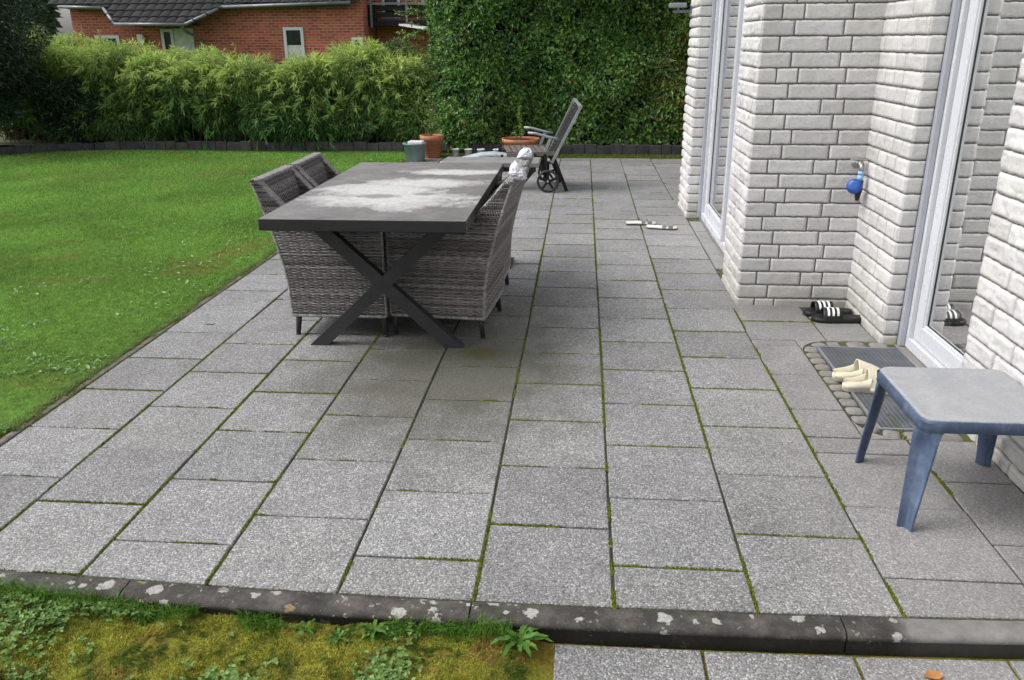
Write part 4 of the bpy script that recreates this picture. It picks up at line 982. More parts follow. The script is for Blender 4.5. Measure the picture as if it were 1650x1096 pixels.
# broad lawn weeds and clover in loose drifts
P = lawn_pts(60000, 2.9, 11.5, 1.1); k = fbm(P, 2.2, 71, 3) > .565; P = P[k]; P = P[(P[:, 0] > -3.2 - .12 * P[:, 1]) & (rng.random(len(P)) < .05)]; n = len(P)
P[:, 2] = (fbm(np.c_[P[:, :2], 0 * P[:, 0]], .6, 3) - .5) * .05 + .002
dr = np.stack([rng.normal(size=n), rng.normal(size=n), rng.uniform(.1, .6, n)], 1); nn_ = np.stack([rng.normal(0, .3, n), rng.normal(0, .3, n), np.ones(n)], 1)
leaves(g_, P, dr, nn_, rng.uniform(.018, .045, n), rng.uniform(.010, .02, n), lerp((.12, .27, .05), (.36, .50, .24), rng.random(n) ** 1.5), .15)
n = 26000; Y = 2.9 * (11.4 / 2.9) ** rng.random(n); P = np.stack([-2.445 - np.abs(rng.normal(0, .018, n)) + .012 * (fbm(np.stack([0 * Y, Y, 0 * Y], 1), 4, 77, 3) - .35) * 4, Y, np.full(n, -.012)], 1)
blades(g_, P, rng.uniform(.015, .042, n), rng.uniform(.0025, .0045, n), lerp((.09, .17, .03), (.24, .34, .09), rng.random(n)), 1.2)
n = 9000; Y = 2.9 * (11.4 / 2.9) ** rng.random(n); P = np.stack([rng.uniform(-2.442, -2.404, n), Y, np.full(n, .0)], 1); P = P[fbm(P, 6, 79, 3) > .53]; n = len(P)
blades(g_, P, rng.uniform(.003, .009, n), rng.uniform(.003, .006, n), lerp((.10, .11, .02), (.22, .22, .06), rng.random(n)), .9)
# far strip of grass between patio end and hedge
n = 16000; P = np.stack([rng.uniform(-2.5, 1.6, n), rng.uniform(11.47, 11.80, n), np.full(n, -.02)], 1)
blades(g_, P, rng.uniform(.02, .05, n), rng.uniform(.004, .008, n), lerp((.08, .14, .015), (.20, .24, .04), rng.random(n)), .8)
tag(g_.build('grass', m_grass), 'short green lawn grass with yellow dry patches and small weeds', 'grass', kind='stuff')
# foreground moss, grass and clover ----------------------------------
def fz(P):
    P = np.asarray(P, float); zg = (-.042 + (fbm(np.c_[P[:, :2], 0 * P[:, 0]], 3, 41) - .5) * .05 + (fbm(np.c_[P[:, :2], 0 * P[:, 0]], 13, 43) - .5) * .034 + np.clip((-1.0 - P[:, 0]) * .03, 0, .05))
    return zg + (-.070 - zg) * np.clip((P[:, 0] + .30) / .11, 0, 1)
n = 190000; P = np.stack([rng.uniform(-2.05, -.235, n), rng.uniform(1.46, 1.915, n), np.zeros(n)], 1); P = P[P[:, 1] < 1.872 + bow(P[:, 0])]; n = len(P); P[:, 2] = fz(P) - .003
a = fbm(P, 7, 81, 4); b = fbm(P, 22, 85, 3); t = rng.random(n)
C = lerp((.17, .21, .02), (.60, .55, .10), t ** 1.3); br = np.clip((a - .505) * 9, 0, 1)[:, None] * (rng.random((n, 1)) < .6); C = C * (1 - br) + lerp((.16, .07, .025), (.44, .26, .10), rng.random(n)) * br
gg = np.clip((.47 - b) * 8, 0, 1)[:, None]; C = C * (1 - gg) + lerp((.05, .10, .012), (.11, .19, .025), t) * gg
mo_ = MB(); k = b > .30; blades(mo_, P[k], rng.uniform(.006, .018, k.sum()) * (.6 + .9 * b[k]), rng.uniform(.0012, .0026, k.sum()), C[k], 1.1)
tag(mo_.build('moss_carpet', m_grass), 'yellow green moss with brown dead patches below the kerb', 'moss', kind='stuff')
gf = MB()
n = 5200; X = rng.uniform(-2.05, -.25, n); Y = 1.870 + bow(X) - np.abs(rng.normal(0, .028, n)); P = np.stack([X, Y, 0 * X], 1); k = fbm(P, 4, 91, 3) > .45; P = P[k]; P[:, 2] = fz(P) - .003; n = len(P)
blades(gf, P, rng.uniform(.02, .075, n), rng.uniform(.0015, .0032, n), lerp((.045, .12, .012), (.13, .27, .035), rng.random(n)), 1.1)
n = 5000; X = rng.uniform(-2.05, -.25, n); Y = rng.uniform(1.47, 1.86, n); P = np.stack([X, Y, 0 * X], 1); k = fbm(P, 9, 95, 3) > .55; P = P[k]; P[:, 2] = fz(P) - .003; n = len(P)
blades(gf, P, rng.uniform(.015, .045, n), rng.uniform(.0014, .0028, n), lerp((.06, .13, .014), (.15, .26, .04), rng.random(n)), 1.1)
tag(gf.build('grass', m_grass), 'loose tufts of grass growing along the foot of the kerb', 'grass', kind='stuff')
cl = MB(); n = 11000; P = np.stack([rng.uniform(-2.05, -.5, n), rng.uniform(1.46, 1.87, n), np.zeros(n)], 1)
dn = fbm(P, 5, 101, 3) + np.clip((-1.05 - P[:, 0]) * .13, -.2, .08) + np.clip((P[:, 1] - 1.80) * 1.6, -.05, .10) * (P[:, 0] < -1.15); P = P[dn + rng.normal(0, .10, n) > .745]; n = len(P)
P[:, 2] = fz(P) + rng.uniform(.006, .028, n)
for q in range(3):
    a_ = rng.random(n) * .6 + q * 2.094 + vn(P, 900, 5) * 6.28; dr = np.stack([np.cos(a_), np.sin(a_), rng.uniform(-.1, .5, n)], 1); nn_ = np.stack([rng.normal(0, .35, n), rng.normal(0, .35, n), np.ones(n)], 1); sz = rng.uniform(.009, .017, n)
    leaves(cl, P, dr, nn_, sz, sz * .85, lerp((.09, .18, .03), (.27, .40, .14), rng.random(n) ** 1.4), .12)
tag(cl.build('clover', m_grass), 'patches of small leaved clover growing in the moss at the lower left', 'clover', kind='stuff')
# dandelion rosettes below the kerb
def weed(x, y, s, seed, label, nl=12):
    r = np.random.default_rng(seed); t = thing('dandelion_plant', (x, y, float(fz(np.array([[x, y, 0.]]))[0])), label, 'weed', 'leafy weeds below the kerb')
    mb = MB()
    for i in range(nl):
        a = i * 2.4 + r.normal(0, .2); L = s * r.uniform(.65, 1.1); el = r.uniform(.8, 1.5); nk = 15; V = []
        g = r.random(); c = np.array([.055, .14, .018]) * (1 - g) + np.array([.13, .27, .05]) * g
        for k in range(nk):
            u = k / (nk - 1); rr = L * u * math.cos(el * (1 - .55 * u)); z = L * u * math.sin(el * (1 - .55 * u)) - L * .25 * u * u
            w_ = s * (.03 + .085 * math.sin(math.pi * min(1, u * .95 + .03)) ** 1.2 * (.6 if k % 2 else 1.15) * (.45 + .55 * u))
            if k == nk - 1: w_ = .001
            ca, sa = math.cos(a), math.sin(a); sag = .012 * math.sin(k * 1.3 + i)
            for q in (-1, 0, 1): V.append((rr * ca - q * w_ * sa, rr * sa + q * w_ * ca, z + abs(q) * w_ * .3 + sag * .2))
        mb.add(V, grid(nk, 3), c)
    mb.build('leaf_rosette', m_grass, t, smooth=True, recalc=False)
    return t
weed(-.262, 1.83, .095, 1, 'leafy dandelion plant at the kerb foot beside the lower path slabs, largest of the weeds', 13)
weed(-.665, 1.84, .065, 2, 'dandelion plant in the middle of the row of weeds below the kerb', 10)
weed(-.76, 1.82, .050, 3, 'small weed below the kerb just left of the middle dandelion plant', 8)
weed(-.865, 1.85, .055, 4, 'small leafy weed at the kerb foot, the leftmost of the dandelion plants', 7)
# fallen leaves ------------------------------------------------------
def dead_leaf(x, y, z, s, rz, c, label, wf=.32):
    mb = MB(); n = 14
    V = []
    for k in range(n):
        u = k / (n - 1); w_ = s * wf * math.sin(math.pi * u) ** .8 * (1.2 if k % 2 else .8) + .0004
        for q in (-1, 0, 1): V.append(((u - .5) * s, q * w_, .002 + .010 * (2 * u - 1) ** 2 * s * 10 + abs(q) * w_ * .5))
    V2 = [(p[0], p[1], p[2] - .0006) for p in V]
    mb.add(V, grid(n, 3), c); mb.add(V2, grid(n, 3)[:, ::-1], c); mb.tube([(-.5 * s, 0, .002 + .01 * s * 10), (-.75 * s, .1 * s, .004)], .0008, 5, c)
    o = mb.build('fallen_leaf', m_wood); o.location = (x, y, z); o.rotation_euler = (0, 0, rz); return tag(o, label, 'leaf')
dead_leaf(.822, 1.81, ZL, .05, .2, (.42, .20, .07), 'dry orange leaf curled up on the lower path under the kerb')
dead_leaf(-2.19, 4.28, 0, .06, .25, (.05, .045, .035), 'narrow dark dead leaf lying on the patio slabs near the lawn', .07)

# ------------------------------------------------------------------ HEDGES
def topz(X): return np.interp(X, [-12, -8.6, -8.1, -7.0, -6.2, -5.3, -4.7, -4.1, -3.3, -2.6, -2.2], [1.5, 1.62, 1.50, 1.34, 1.26, 1.27, 1.08, 1.24, 1.36, 1.20, 1.08])
def stone_edge(pts, label, h=.10):
    e = MB()
    P_ = np.array(pts, float); sgm = np.r_[0, np.cumsum(np.hypot(*np.diff(P_, axis=0).T))]; s0 = 0; i = 0
    while s0 < sgm[-1] - .05:
        L = random.uniform(.13, .22); s1 = min(s0 + L, sgm[-1]); a = [np.interp(s0, sgm, P_[:, k]) for k in (0, 1)]; b = [np.interp(s1 - .006, sgm, P_[:, k]) for k in (0, 1)]
        ang = math.atan2(b[1] - a[1], b[0] - a[0]); hh = h + random.uniform(-.014, .012)
        e.box(0, math.dist(a, b), -.035, .035, -.1, hh, .006, T=Matrix.Translation((a[0], a[1] + random.uniform(-.006, .006), 0)) @ Matrix.Rotation(ang, 4, 'Z')); s0 = s1
    return tag(e.build('stone_edging', m_est), label, 'edging')
m_est = simple('dark_basalt', (.045, .042, .045), .9, 0, 6, .45, 60, .6)
stone_edge([(-10.6, 9.9), (-9.4, 10.9), (-8.5, 11.55), (-7.7, 12.05), (-7.0, 12.2), (-5.2, 12.28), (-3.4, 12.32), (-2.45, 12.3)], 'low dark stone edging in front of the bamboo hedge')
stone_edge([(-2.2, 12.02), (-.5, 11.88), (1.9, 11.86)], 'low dark stone edging in front of the tall leafy hedge', .125)
soil_b = MB(); 
soil_b.add([(-14, 12.33, .03), (-2.4, 12.33, .03), (-2.4, 14.6, .03), (-14, 14.6, .03), (-2.4, 11.95, .031), (2.9, 11.92, .031), (2.9, 14.6, .031), (-2.4, 14.6, .031)], [np.array([[0, 1, 2, 3], [4, 5, 6, 7]])]); tag(soil_b.build('flower_bed_soil', m_soil), kind='structure')
bh = thing('bamboo_hedge', (-5.2, 12.9, 0), 'long bushy light green bamboo hedge along the back of the lawn', 'hedge'); BL = np.array([-5.2, 12.9, 0])
mb = MB(); cn = MB()
xsn = []
NPL = 330
CL = []
for i in range(58): CL.append((-9.3 + 6.9 * (i + rng.uniform(-.4, .4)) / 58, 12.55 + rng.uniform(-.15, .55), None, rng.uniform(.22, .38)))
for i in range(120): CL.append((rng.uniform(-9.4, -2.4), 12.40 + rng.uniform(-.12, .34), rng.uniform(.22, .80), rng.uniform(.19, .36)))
for (x, yc, fz_, r) in CL:
    zt_ = topz(x); zc = zt_ - r * .75 + rng.uniform(-.16, .15) if fz_ is None else zt_ * fz_; yc += 0 if fz_ is None else .22 * fz_
    nl = int(1500 * (r / .3) ** 2); u_ = runit(nl); lob = .72 + .55 * fbm(u_ + x * 3.7, 1.8, 141, 2)
    q = u_ * (rng.random((nl, 1)) ** .28) * r * lob[:, None] * np.array([1.0, .8, .95]); P = np.array([x, yc, zc]) + q; P[:, 2] = np.maximum(P[:, 2], .06)
    D = q / r * 1.1 + np.array([0, -.25, -.55]) + rng.normal(0, .32, (nl, 3)); N = runit(nl) * .5 + q / r + np.array([0, -.2, .6])
    tn = np.clip((P[:, 2] - .45) / .9, 0, 1) * .55 + np.clip(q[:, 2] / r, -1, 1) * .22 + rng.normal(.08, .12, nl) + rng.uniform(-.18, .22); tn = np.clip(tn, 0, 1)  # yellower with height; clump tops also lightened as if lit from above
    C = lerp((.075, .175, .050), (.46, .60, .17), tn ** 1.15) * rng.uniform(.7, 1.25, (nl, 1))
    yl = rng.random(nl) < .03; C[yl] = np.array([.42, .34, .12]) * rng.uniform(.7, 1.1, (yl.sum(), 1))
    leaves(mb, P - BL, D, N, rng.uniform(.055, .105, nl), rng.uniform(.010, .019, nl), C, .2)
# loose sprays of longer leaves that stand out of the surface
for i in range(1500):
    c_ = CL[rng.integers(len(CL))]; x, yc, fz_, r = c_; zt_ = topz(x); zc = zt_ - r * .75 - .05 if fz_ is None else zt_ * fz_; yc += 0 if fz_ is None else .22 * fz_
    u_ = runit(1)[0]; u_[1] = -abs(u_[1]) if rng.random() < .75 else u_[1]; u_[2] = abs(u_[2]) if rng.random() < .6 else u_[2]
    m_ = int(rng.integers(9, 18)); L_ = rng.uniform(.10, .22); t = rng.random(m_); dr = u_ + np.array([0, 0, -.25]); p0 = np.array([x, yc, zc]) + u_ * r * .88
    P = p0 + np.outer(t * L_, dr) - np.array([0, 0, 1]) * (t ** 2 * L_ * .4)[:, None]; P[:, 2] = np.maximum(P[:, 2], .08)
    D = dr + rng.normal(0, .45, (m_, 3)) + np.array([0, 0, -.35]); tn = np.clip((P[:, 2] - .35) / .9, 0, 1) * .7 + .25 * u_[2] + rng.normal(.12, .1, m_); tn = np.clip(tn, 0, 1)  # upward sprays carry the same painted top light
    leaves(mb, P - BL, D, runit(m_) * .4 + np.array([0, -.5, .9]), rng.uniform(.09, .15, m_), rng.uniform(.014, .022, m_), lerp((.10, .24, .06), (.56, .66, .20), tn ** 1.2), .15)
# a few bare yellow shoots above the left part
for (x, h_) in ((-7.72, .42), (-7.45, .36), (-8.3, .25), (-5.35, .30), (-5.1, .22), (-4.15, .25)):
    z0 = topz(x) - .1; cn.tube([(x - BL[0], -.1, z0 - .2), (x + .02 - BL[0], -.1, z0 + h_)], [.010, .006], 6, (.30, .27, .09), cap=False)
    m_ = 16; t = rng.random(m_); P = np.stack([x + 0 * t, 12.8 + 0 * t, z0 + h_ * (.3 + .75 * t)], 1); leaves(mb, P - BL, rng.normal(0, 1, (m_, 3)) + np.array([0, 0, .4]), runit(m_), rng.uniform(.04, .08, m_), np.full(m_, .014), lerp((.35, .36, .10), (.50, .46, .16), rng.random(m_)), .2)
# upright plumes rising over the hedge line
for i in range(34):
    x = rng.uniform(-9.0, -2.5); y = 12.7 + rng.uniform(0, .8); zt_ = topz(x) + rng.uniform(-.04, .16); nl = 170; t = rng.random(nl) ** .7
    P = np.stack([x + (t - .5) * rng.normal(0, .12) + rng.normal(0, .05, nl) * (1.25 - t), y + rng.normal(0, .05, nl), zt_ - .55 + t * .55], 1); D = np.stack([rng.normal(0, .7, nl), rng.normal(0, .7, nl), rng.normal(.35, .4, nl)], 1)
    leaves(mb, P - BL, D, runit(nl), rng.uniform(.06, .11, nl), rng.uniform(.009, .015, nl), lerp((.24, .32, .07), (.48, .48, .14), rng.random(nl)), .2)
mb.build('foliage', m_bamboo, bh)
for i in range(420):
    x = rng.uniform(-9.4, -2.35); y = rng.uniform(12.42, 13.4); zt_ = topz(x); lx = rng.normal(0, .14); ly = rng.normal(-.05, .1); 
    cn.tube([(x - BL[0], y - BL[1], 0), (x + lx * .4 - BL[0], y + ly * .4 - BL[1], zt_ * .5), (x + lx - BL[0], y + ly - BL[1], zt_ * .92)], [.006, .005, .003], 5, np.array([.10, .085, .045]) * random.uniform(.5, 1.4), cap=False)
cn.build('canes', m_wood, bh)
# inner thicket that closes the view through
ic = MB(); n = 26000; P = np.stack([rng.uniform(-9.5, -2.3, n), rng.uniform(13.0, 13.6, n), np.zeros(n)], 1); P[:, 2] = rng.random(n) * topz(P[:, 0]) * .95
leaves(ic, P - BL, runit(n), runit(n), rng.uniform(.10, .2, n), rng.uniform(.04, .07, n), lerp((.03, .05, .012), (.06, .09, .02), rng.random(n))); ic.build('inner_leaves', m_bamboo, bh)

lh = thing('leafy_hedge', (-.3, 12.6, 0), 'tall dense dark green leafy hedge behind the end of the patio', 'hedge'); BL = np.array([-.3, 12.6, 0])
mb = MB(); NL = 150000
u = rng.random(NL); X = -2.42 + u * 5.42; Zt = 3.3; Z = rng.random(NL) ** .9 * Zt; 
def hfront(X, Z):
    P_ = np.stack([X, 0 * X, Z], 1); f = 12.08 - (fbm(P_, 1.3, 111, 3) - .5) * .7 - .16 * np.clip((Z - .6) / 1.2, 0, 1)
    lft = np.clip((X + 2.40 + .12 * np.sin(Z * 3)) / .55, 0.0, 1); return f + (1 - np.sqrt(np.clip(1 - (1 - lft) ** 2, 0, 1))) * .9
k = (X > -2.40 + .10 * np.sin(Z * 2.2) - .10 * (Z > 1.2) + rng.normal(0, .05, NL)); X = X[k]; Z = Z[k]; n = len(X)
dep = rng.exponential(.10, n); Y = hfront(X, Z) + dep - .04; P = np.stack([X, Y, Z + .03], 1)
clump = fbm(P, 2.6, 121, 3); fine = fbm(P, 9, 125, 2); keep = (fine + clump * .5 + rng.normal(0, .06, n)) > .62; keep |= dep > .16; P = P[keep]; clump = clump[keep]; dep = dep[keep]; n = len(P)
D = np.stack([rng.normal(0, .6, n), rng.normal(-.5, .5, n), rng.normal(-.15, .6, n)], 1); N = np.stack([rng.normal(0, .55, n), rng.normal(-.75, .4, n), rng.normal(.65, .4, n)], 1)
t = np.clip(rng.normal(.35, .28, n) + (clump - .5) * 1.2, 0, 1)
C = lerp((.042, .110, .030), (.21, .40, .09), t)
new = rng.random(n) < .12 * np.clip(1.5 - dep * 8, 0, 1) + .10 * (fbm(P, 1.6, 131, 2) > .56); C[new] = lerp((.14, .28, .035), (.33, .45, .09), rng.random(new.sum()))
bx = np.clip((P[:, 0] - .45) / .7, 0, 1) * np.clip(1.3 - np.abs(P[:, 2] - 1.1), 0, 1); brn = rng.random(n) < bx * .38; C[brn] = lerp((.10, .07, .02), (.26, .22, .06), rng.random(brn.sum()))
pk = rng.random(n) < .015; C[pk] = (.22, .12, .09)
sz = rng.uniform(.045, .088, n); leaves(mb, P - BL, D, N, sz, sz * rng.uniform(.45, .62, n), C, .18)
# shoots that break the outline on the left edge and the face
for i in range(150):
    if i < 70: z = rng.uniform(.3, 3.2); x = -2.32 + rng.normal(0, .08) - .1 * (z > 1.2); y = 12.2 + rng.uniform(0, .7); dx = np.array([-.8, -.3, rng.uniform(-.1, .6)])
    else: x = rng.uniform(-2.1, 1.6); z = rng.uniform(.2, 2.3); y = float(hfront(np.array([x]), np.array([z]))[0]) - .02; dx = np.array([rng.normal(0, .4), -.8, rng.uniform(-.3, .7)])
    L_ = rng.uniform(.10, .28); m_ = 16; t = rng.random(m_); P = np.array([x, y, z]) + np.outer(t * L_, dx); D = dx + rng.normal(0, .6, (m_, 3)); sz = rng.uniform(.04, .07, m_)
    leaves(mb, P - BL, D, runit(m_) + np.array([0, -.5, .8]), sz, sz * .5, lerp((.06, .13, .02), (.19, .29, .05), rng.random(m_)), .18)
mb.build('foliage', m_leaf, lh)
core = MB(); gx_ = np.linspace(-2.0, 3.0, 40); gz_ = np.linspace(0, 3.25, 26); A, B = np.meshgrid(gx_, gz_, indexing='ij'); A = A.ravel(); B = B.ravel(); Yc = hfront(A, B) + .30  # dark sheets, not twigs: shade painted in behind the leaf gaps
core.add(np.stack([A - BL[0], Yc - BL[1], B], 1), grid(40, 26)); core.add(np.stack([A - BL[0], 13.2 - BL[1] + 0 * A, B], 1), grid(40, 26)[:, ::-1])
m_core = simple('hedge_shade_dark', (.016, .018, .010), .95, 0, 20, .5)
core.build('inner_shade_sheet', m_core, lh, smooth=True)
tw = MB()
for i in range(90):
    x = rng.uniform(-2.1, 2.4); y = 12.2 + rng.uniform(0, .3); tw.tube([(x - BL[0], y - BL[1], 0), (x + rng.normal(0, .1) - BL[0], y - .02 - BL[1], .5), (x + rng.normal(0, .25) - BL[0], y - .1 - BL[1], 1.2)], [.012, .009, .004], 5, (.05, .04, .03), cap=False)
tw.build('stems', m_wood, lh)

# dark evergreen at the far left
def tree(name, x, y, H, rx, ry, zc0, n, c0, c1, label, cat, leafs=(.04, .08), wr=.3, mat=None, seed=1, trunk=.09, droop=-.2):
    t = thing(name, (x, y, 0), label, cat); mb = MB(); r = rng
    blobs = [(runit(1)[0] * np.array([rx, ry, (H - zc0) / 2]) * .62, r.uniform(.32, .5)) for _ in range(26)]
    for b, s in blobs:
        m_ = n // 26; q = runit(m_) * (r.random((m_, 1)) ** .35) * s * min(rx, ry, (H - zc0) / 2) * 1.1; P = b + q + np.array([0, 0, (H + zc0) / 2]); k = P[:, 2] > zc0 * .9; P = P[k]; q = q[k]; m_ = len(P)
        D = q / s + r.normal(0, .5, (m_, 3)) + np.array([0, 0, droop]); sz = r.uniform(*leafs, m_)
        leaves(mb, P, D, runit(m_) + np.array([0, -.3, .8]), sz, sz * wr, lerp(c0, c1, np.clip(r.normal(.4, .3, m_), 0, 1)) * r.uniform(.8, 1.15), .2)
    mb.build('crown', mat or m_leaf, t)
    tk = MB(); tk.tube([(0, 0, -.05), (.02, 0, H * .3), (-.03, .02, H * .6), (0, 0, H * .85)], [trunk, trunk * .8, trunk * .5, trunk * .15], 9, (.06, .05, .04))
    for k in range(9):
        a = r.uniform(0, 6.28); z0 = zc0 + (H - zc0) * r.uniform(.1, .6); tk.tube([(0, 0, z0), (math.cos(a) * rx * .4, math.sin(a) * ry * .4, z0 + .2 * H * .3), (math.cos(a) * rx * .75, math.sin(a) * ry * .75, z0 + .3 * H * .4)], [trunk * .4, trunk * .25, trunk * .08], 6, (.06, .05, .04), cap=False)
    tk.build('trunk', m_wood, t, smooth=True); return t
tree('evergreen_tree', -8.60, 11.45, 3.2, 1.02, .95, .12, 60000, (.012, .030, .012), (.035, .070, .028), 'dark dense evergreen tree at the far left end of the lawn', 'tree', (.035, .07), .35)
tree('evergreen_shrub', -7.85, 12.40, 1.12, .62, .40, .05, 30000, (.018, .045, .016), (.055, .10, .035), 'dark glossy evergreen shrub between the evergreen tree and the bamboo hedge', 'shrub', (.04, .08), .45)

# ------------------------------------------------------------------ POTS
m_terr = simple('terracotta', (.40, .155, .075), .8, 0, 9, .25, 60, .3); m_whp = simple('white_plastic_pot', (.62, .61, .63), .5, 0, 8, .08)
def mat_bucket():
    m = NM('green_tub'); c = m.ramp(m.noise(5, 4), [(.3, (.12, .21, .19)), (.7, (.24, .31, .30))]); return m.done(c, .5)
m_tub = mat_bucket(); m_psoil = simple('pot_soil', (.03, .022, .016), .95, 0, 30, .3)
def pot(name, x, y, rt, rb, h, mat, label, cat='pot', rim=.02, rimh=.03, group=None, fill=True):
    t = thing(name, (x, y, .001 if y < 11.4 else -.015), label, cat, group); a = MB()
    a.lathe([(0, 0), (rb * .95, 0), (rb, .005), (rt - .004, h - rimh), (rt + rim * .6, h - rimh + .002), (rt + rim * .7, h), (rt - .006, h), (rt - .010, h - .03), (rb * .9, .03), (0, .03)], 36)
    a.build('vessel', mat, t, smooth=True)
    if fill: s_ = MB(); s_.lathe([(0, h - .02), (rt - .012, h - .025)], 24); s_.build('soil', m_psoil, t)
    return t
pot('plastic_tub', -2.33, 11.06, .150, .125, .235, m_tub, 'grey green plastic tub at the end of the patio beside the lawn', 'tub', .012, .02)
ws = MB(); ws.box(-.10, .10, -.08, .08, .20, .262, .02); 
o = ws.build('folded_sheet', m_whp); o.location = (-2.31, 11.06, 0); tag(o, 'pale folded plastic sheet lying in the grey green tub', 'sheet')
pot('terracotta_pot', -2.16, 11.42, .15, .105, .315, m_terr, 'tall terracotta pot with spindly plants standing behind the grey green tub', 'pot', .02, .07)
pot('terracotta_planter', -.96, 11.62, .25, .17, .255, m_terr, 'wide terracotta planter behind the sun lounger with one leafy sprig', 'planter', .018, .05)
for i, (x, lb) in enumerate(((-1.86, 'small white flower pot, the one next to the terracotta pot'), (-1.68, 'small white flower pot, second from the terracotta pot'), (-1.505, 'small white flower pot partly behind the lounger footrest'), (-1.285, 'small white flower pot next to the wide terracotta planter'))):
    pot('white_pot', x, 11.55, .052, .040, .115, m_whp, lb, 'pot', .006, .014, 'row of small white pots at the end of the patio')
def potplant(name, x, y, z0, stems, label, c0, c1, ls, seed):
    t = thing(name, (x, y, z0), label, 'plant'); st = MB(); lf = MB()
    for (dx, dy, h, nl) in stems:
        pts = [(0, 0, 0), (dx * .5, dy * .5, h * .55), (dx, dy, h)]; st.tube(pts, [.006, .005, .003], 5, (.20, .16, .08), cap=False)
        if nl:
            t_ = rng.uniform(.25, 1, nl); P = np.stack([dx * t_, dy * t_, h * t_], 1); D = np.stack([rng.normal(size=nl), rng.normal(size=nl), rng.uniform(0, .8, nl)], 1); sz = rng.uniform(*ls, nl); leaves(lf, P, D, np.stack([rng.normal(0, .4, nl), rng.normal(-.4, .4, nl), np.ones(nl)], 1), sz, sz * .5, lerp(c0, c1, rng.random(nl)), .15)
    st.build('stem', m_wood, t)
    lf.build('foliage', m_leaf, t); return t
potplant('pot_plant', -2.17, 11.42, .28, [(-.30, .02, .40, 0), (-.02, 0, .62, 34), (.05, 0, .55, 22), (.14, .02, .24, 40), (-.06, -.04, .22, 26), (.10, -.03, .30, 30)], 'spindly leafy plants with a leaning stick growing in the tall terracotta pot', (.08, .17, .03), (.28, .40, .10), (.03, .07), 1)
potplant('pot_plant', -.97, 11.60, .22, [(.0, 0, .44, 60), (.05, 0, .12, 20), (-.10, 0, .10, 14)], 'single upright bright green sprig growing in the wide terracotta planter', (.10, .20, .03), (.28, .42, .09), (.03, .06), 2)

# ------------------------------------------------------------------ THE RED BRICK HOUSE BEHIND
def mat_redbrick():
    m = NM('red_brick'); mp = m.n('ShaderNodeMapping', {'Vector': m.co}); mp.inputs['Rotation'].default_value = (R(90), 0, 0)
    b = m.n('ShaderNodeTexBrick', {'Vector': mp.outputs[0], 'Color1': (.44, .095, .055, 1), 'Color2': (.24, .05, .035, 1), 'Mortar': (.36, .22, .17, 1), 'Scale': 1.0, 'Mortar Size': .010, 'Brick Width': .25, 'Row Height': .083, 'Bias': 0.0})
    c = m.mix(1, b.outputs['Color'], m.ramp(m.noise(1.3, 4), [(.3, .8), (.7, 1.2)]), 'MULTIPLY'); return m.done(c, .85)
m_red = mat_redbrick(); m_ivory = simple('ivory_panel', (.50, .50, .45), .6); m_gut = simple('zinc', (.17, .18, .20), .45, .4)
m_tile = mat_tone('dark_roof_tile', .75, .2, nsc=3, na=.2); m_dglass = simple('dark_window_pane', (.012, .014, .016), .1)
rh = thing('red_brick_house', (-11, 27, 0), 'red brick house with dark tiled roof seen beyond the bamboo hedge', 'house'); RL = Vector((-11, 27, 0))
def rb(nm, mat, boxes, parent=rh, bev=0):
    a = MB()
    for b_ in boxes: a.box(b_[0] - RL.x, b_[1] - RL.x, b_[2] - RL.y, b_[3] - RL.y, b_[4], b_[5], bev)
    return a.build(nm, mat, parent)
rb('wall', m_red, [(-16.4, -7.42, 27, 35, -.5, 2.66), (-7.419, -6.95, 27, 35, -.5, 6.0)])
rb('wall', m_red, [(-6.93, -3.0, 28.6, 35, -.5, 6.0)])
# roof: one tiled slope cut to the eaves outline
slope = math.tan(R(33)); eave = [(-16.45, 2.60), (-15.0, 2.555), (-14.30, 2.065), (-12.08, 2.045), (-11.2, 2.55), (-7.22, 2.65)]
rt = MB(); tw_, tl = .30, .36; ex = np.array([e_[0] for e_ in eave]); ez = np.array([e_[1] for e_ in eave])
x = -16.9
while x < -7.2:
    ze = float(np.interp(x + tw_ / 2, ex, ez)); row = 0
    zr = 2.0 + (math.floor((ze - 2.0) / (tl * math.sin(R(33))))) * tl * math.sin(R(33))
    k = 0
    while zr < 5.6:
        z0 = max(zr, ze - .03)
        if zr + tl * math.sin(R(33)) > ze + .02:
            U_ = np.linspace(0, 1, 9); V = []
            for t_ in (0, 1):
                zz = (z0 if t_ == 0 else zr + tl * math.sin(R(33))); yy = 25.85 + (zz - 2.1) / slope
                for u_ in U_: V.append((x + u_ * tw_ - RL.x, yy - RL.y, zz + .035 * (1 - t_) + .035 * abs(math.sin(math.pi * u_)) ** .6 * 1.0))
            V += [(p[0], p[1] + .01, p[2] - .05) for p in V[:9]]
            g = random.uniform(.010, .024); rt.add(V, [grid(2, 9), np.array([[18 + i, 19 + i, 1 + i, i] for i in range(8)])], (g, g, g * 1.05))
        zr += tl * math.sin(R(33)); k += 1
    x += tw_
rt.build('roof', m_tile, rh)
gt = MB(); 
for (p, q) in zip(eave[:-1], eave[1:]):
    ya = 25.85 + (p[1] - 2.1) / slope - .06; yb = 25.85 + (q[1] - 2.1) / slope - .06; gt.tube([(p[0] - RL.x, ya - RL.y, p[1] - .04), (q[0] - RL.x, yb - RL.y, q[1] - .04)], .05, 10, cap=True)
gt.tube([(-12.25 - RL.x, 25.8 - RL.y, 2.0), (-12.25 - RL.x, 25.95 - RL.y, 1.85), (-12.15 - RL.x, 26.95 - RL.y, 1.55), (-12.1 - RL.x, 26.93 - RL.y, -.3)], .05, 10)
gt.build('gutter', m_gut, rh, smooth=True)
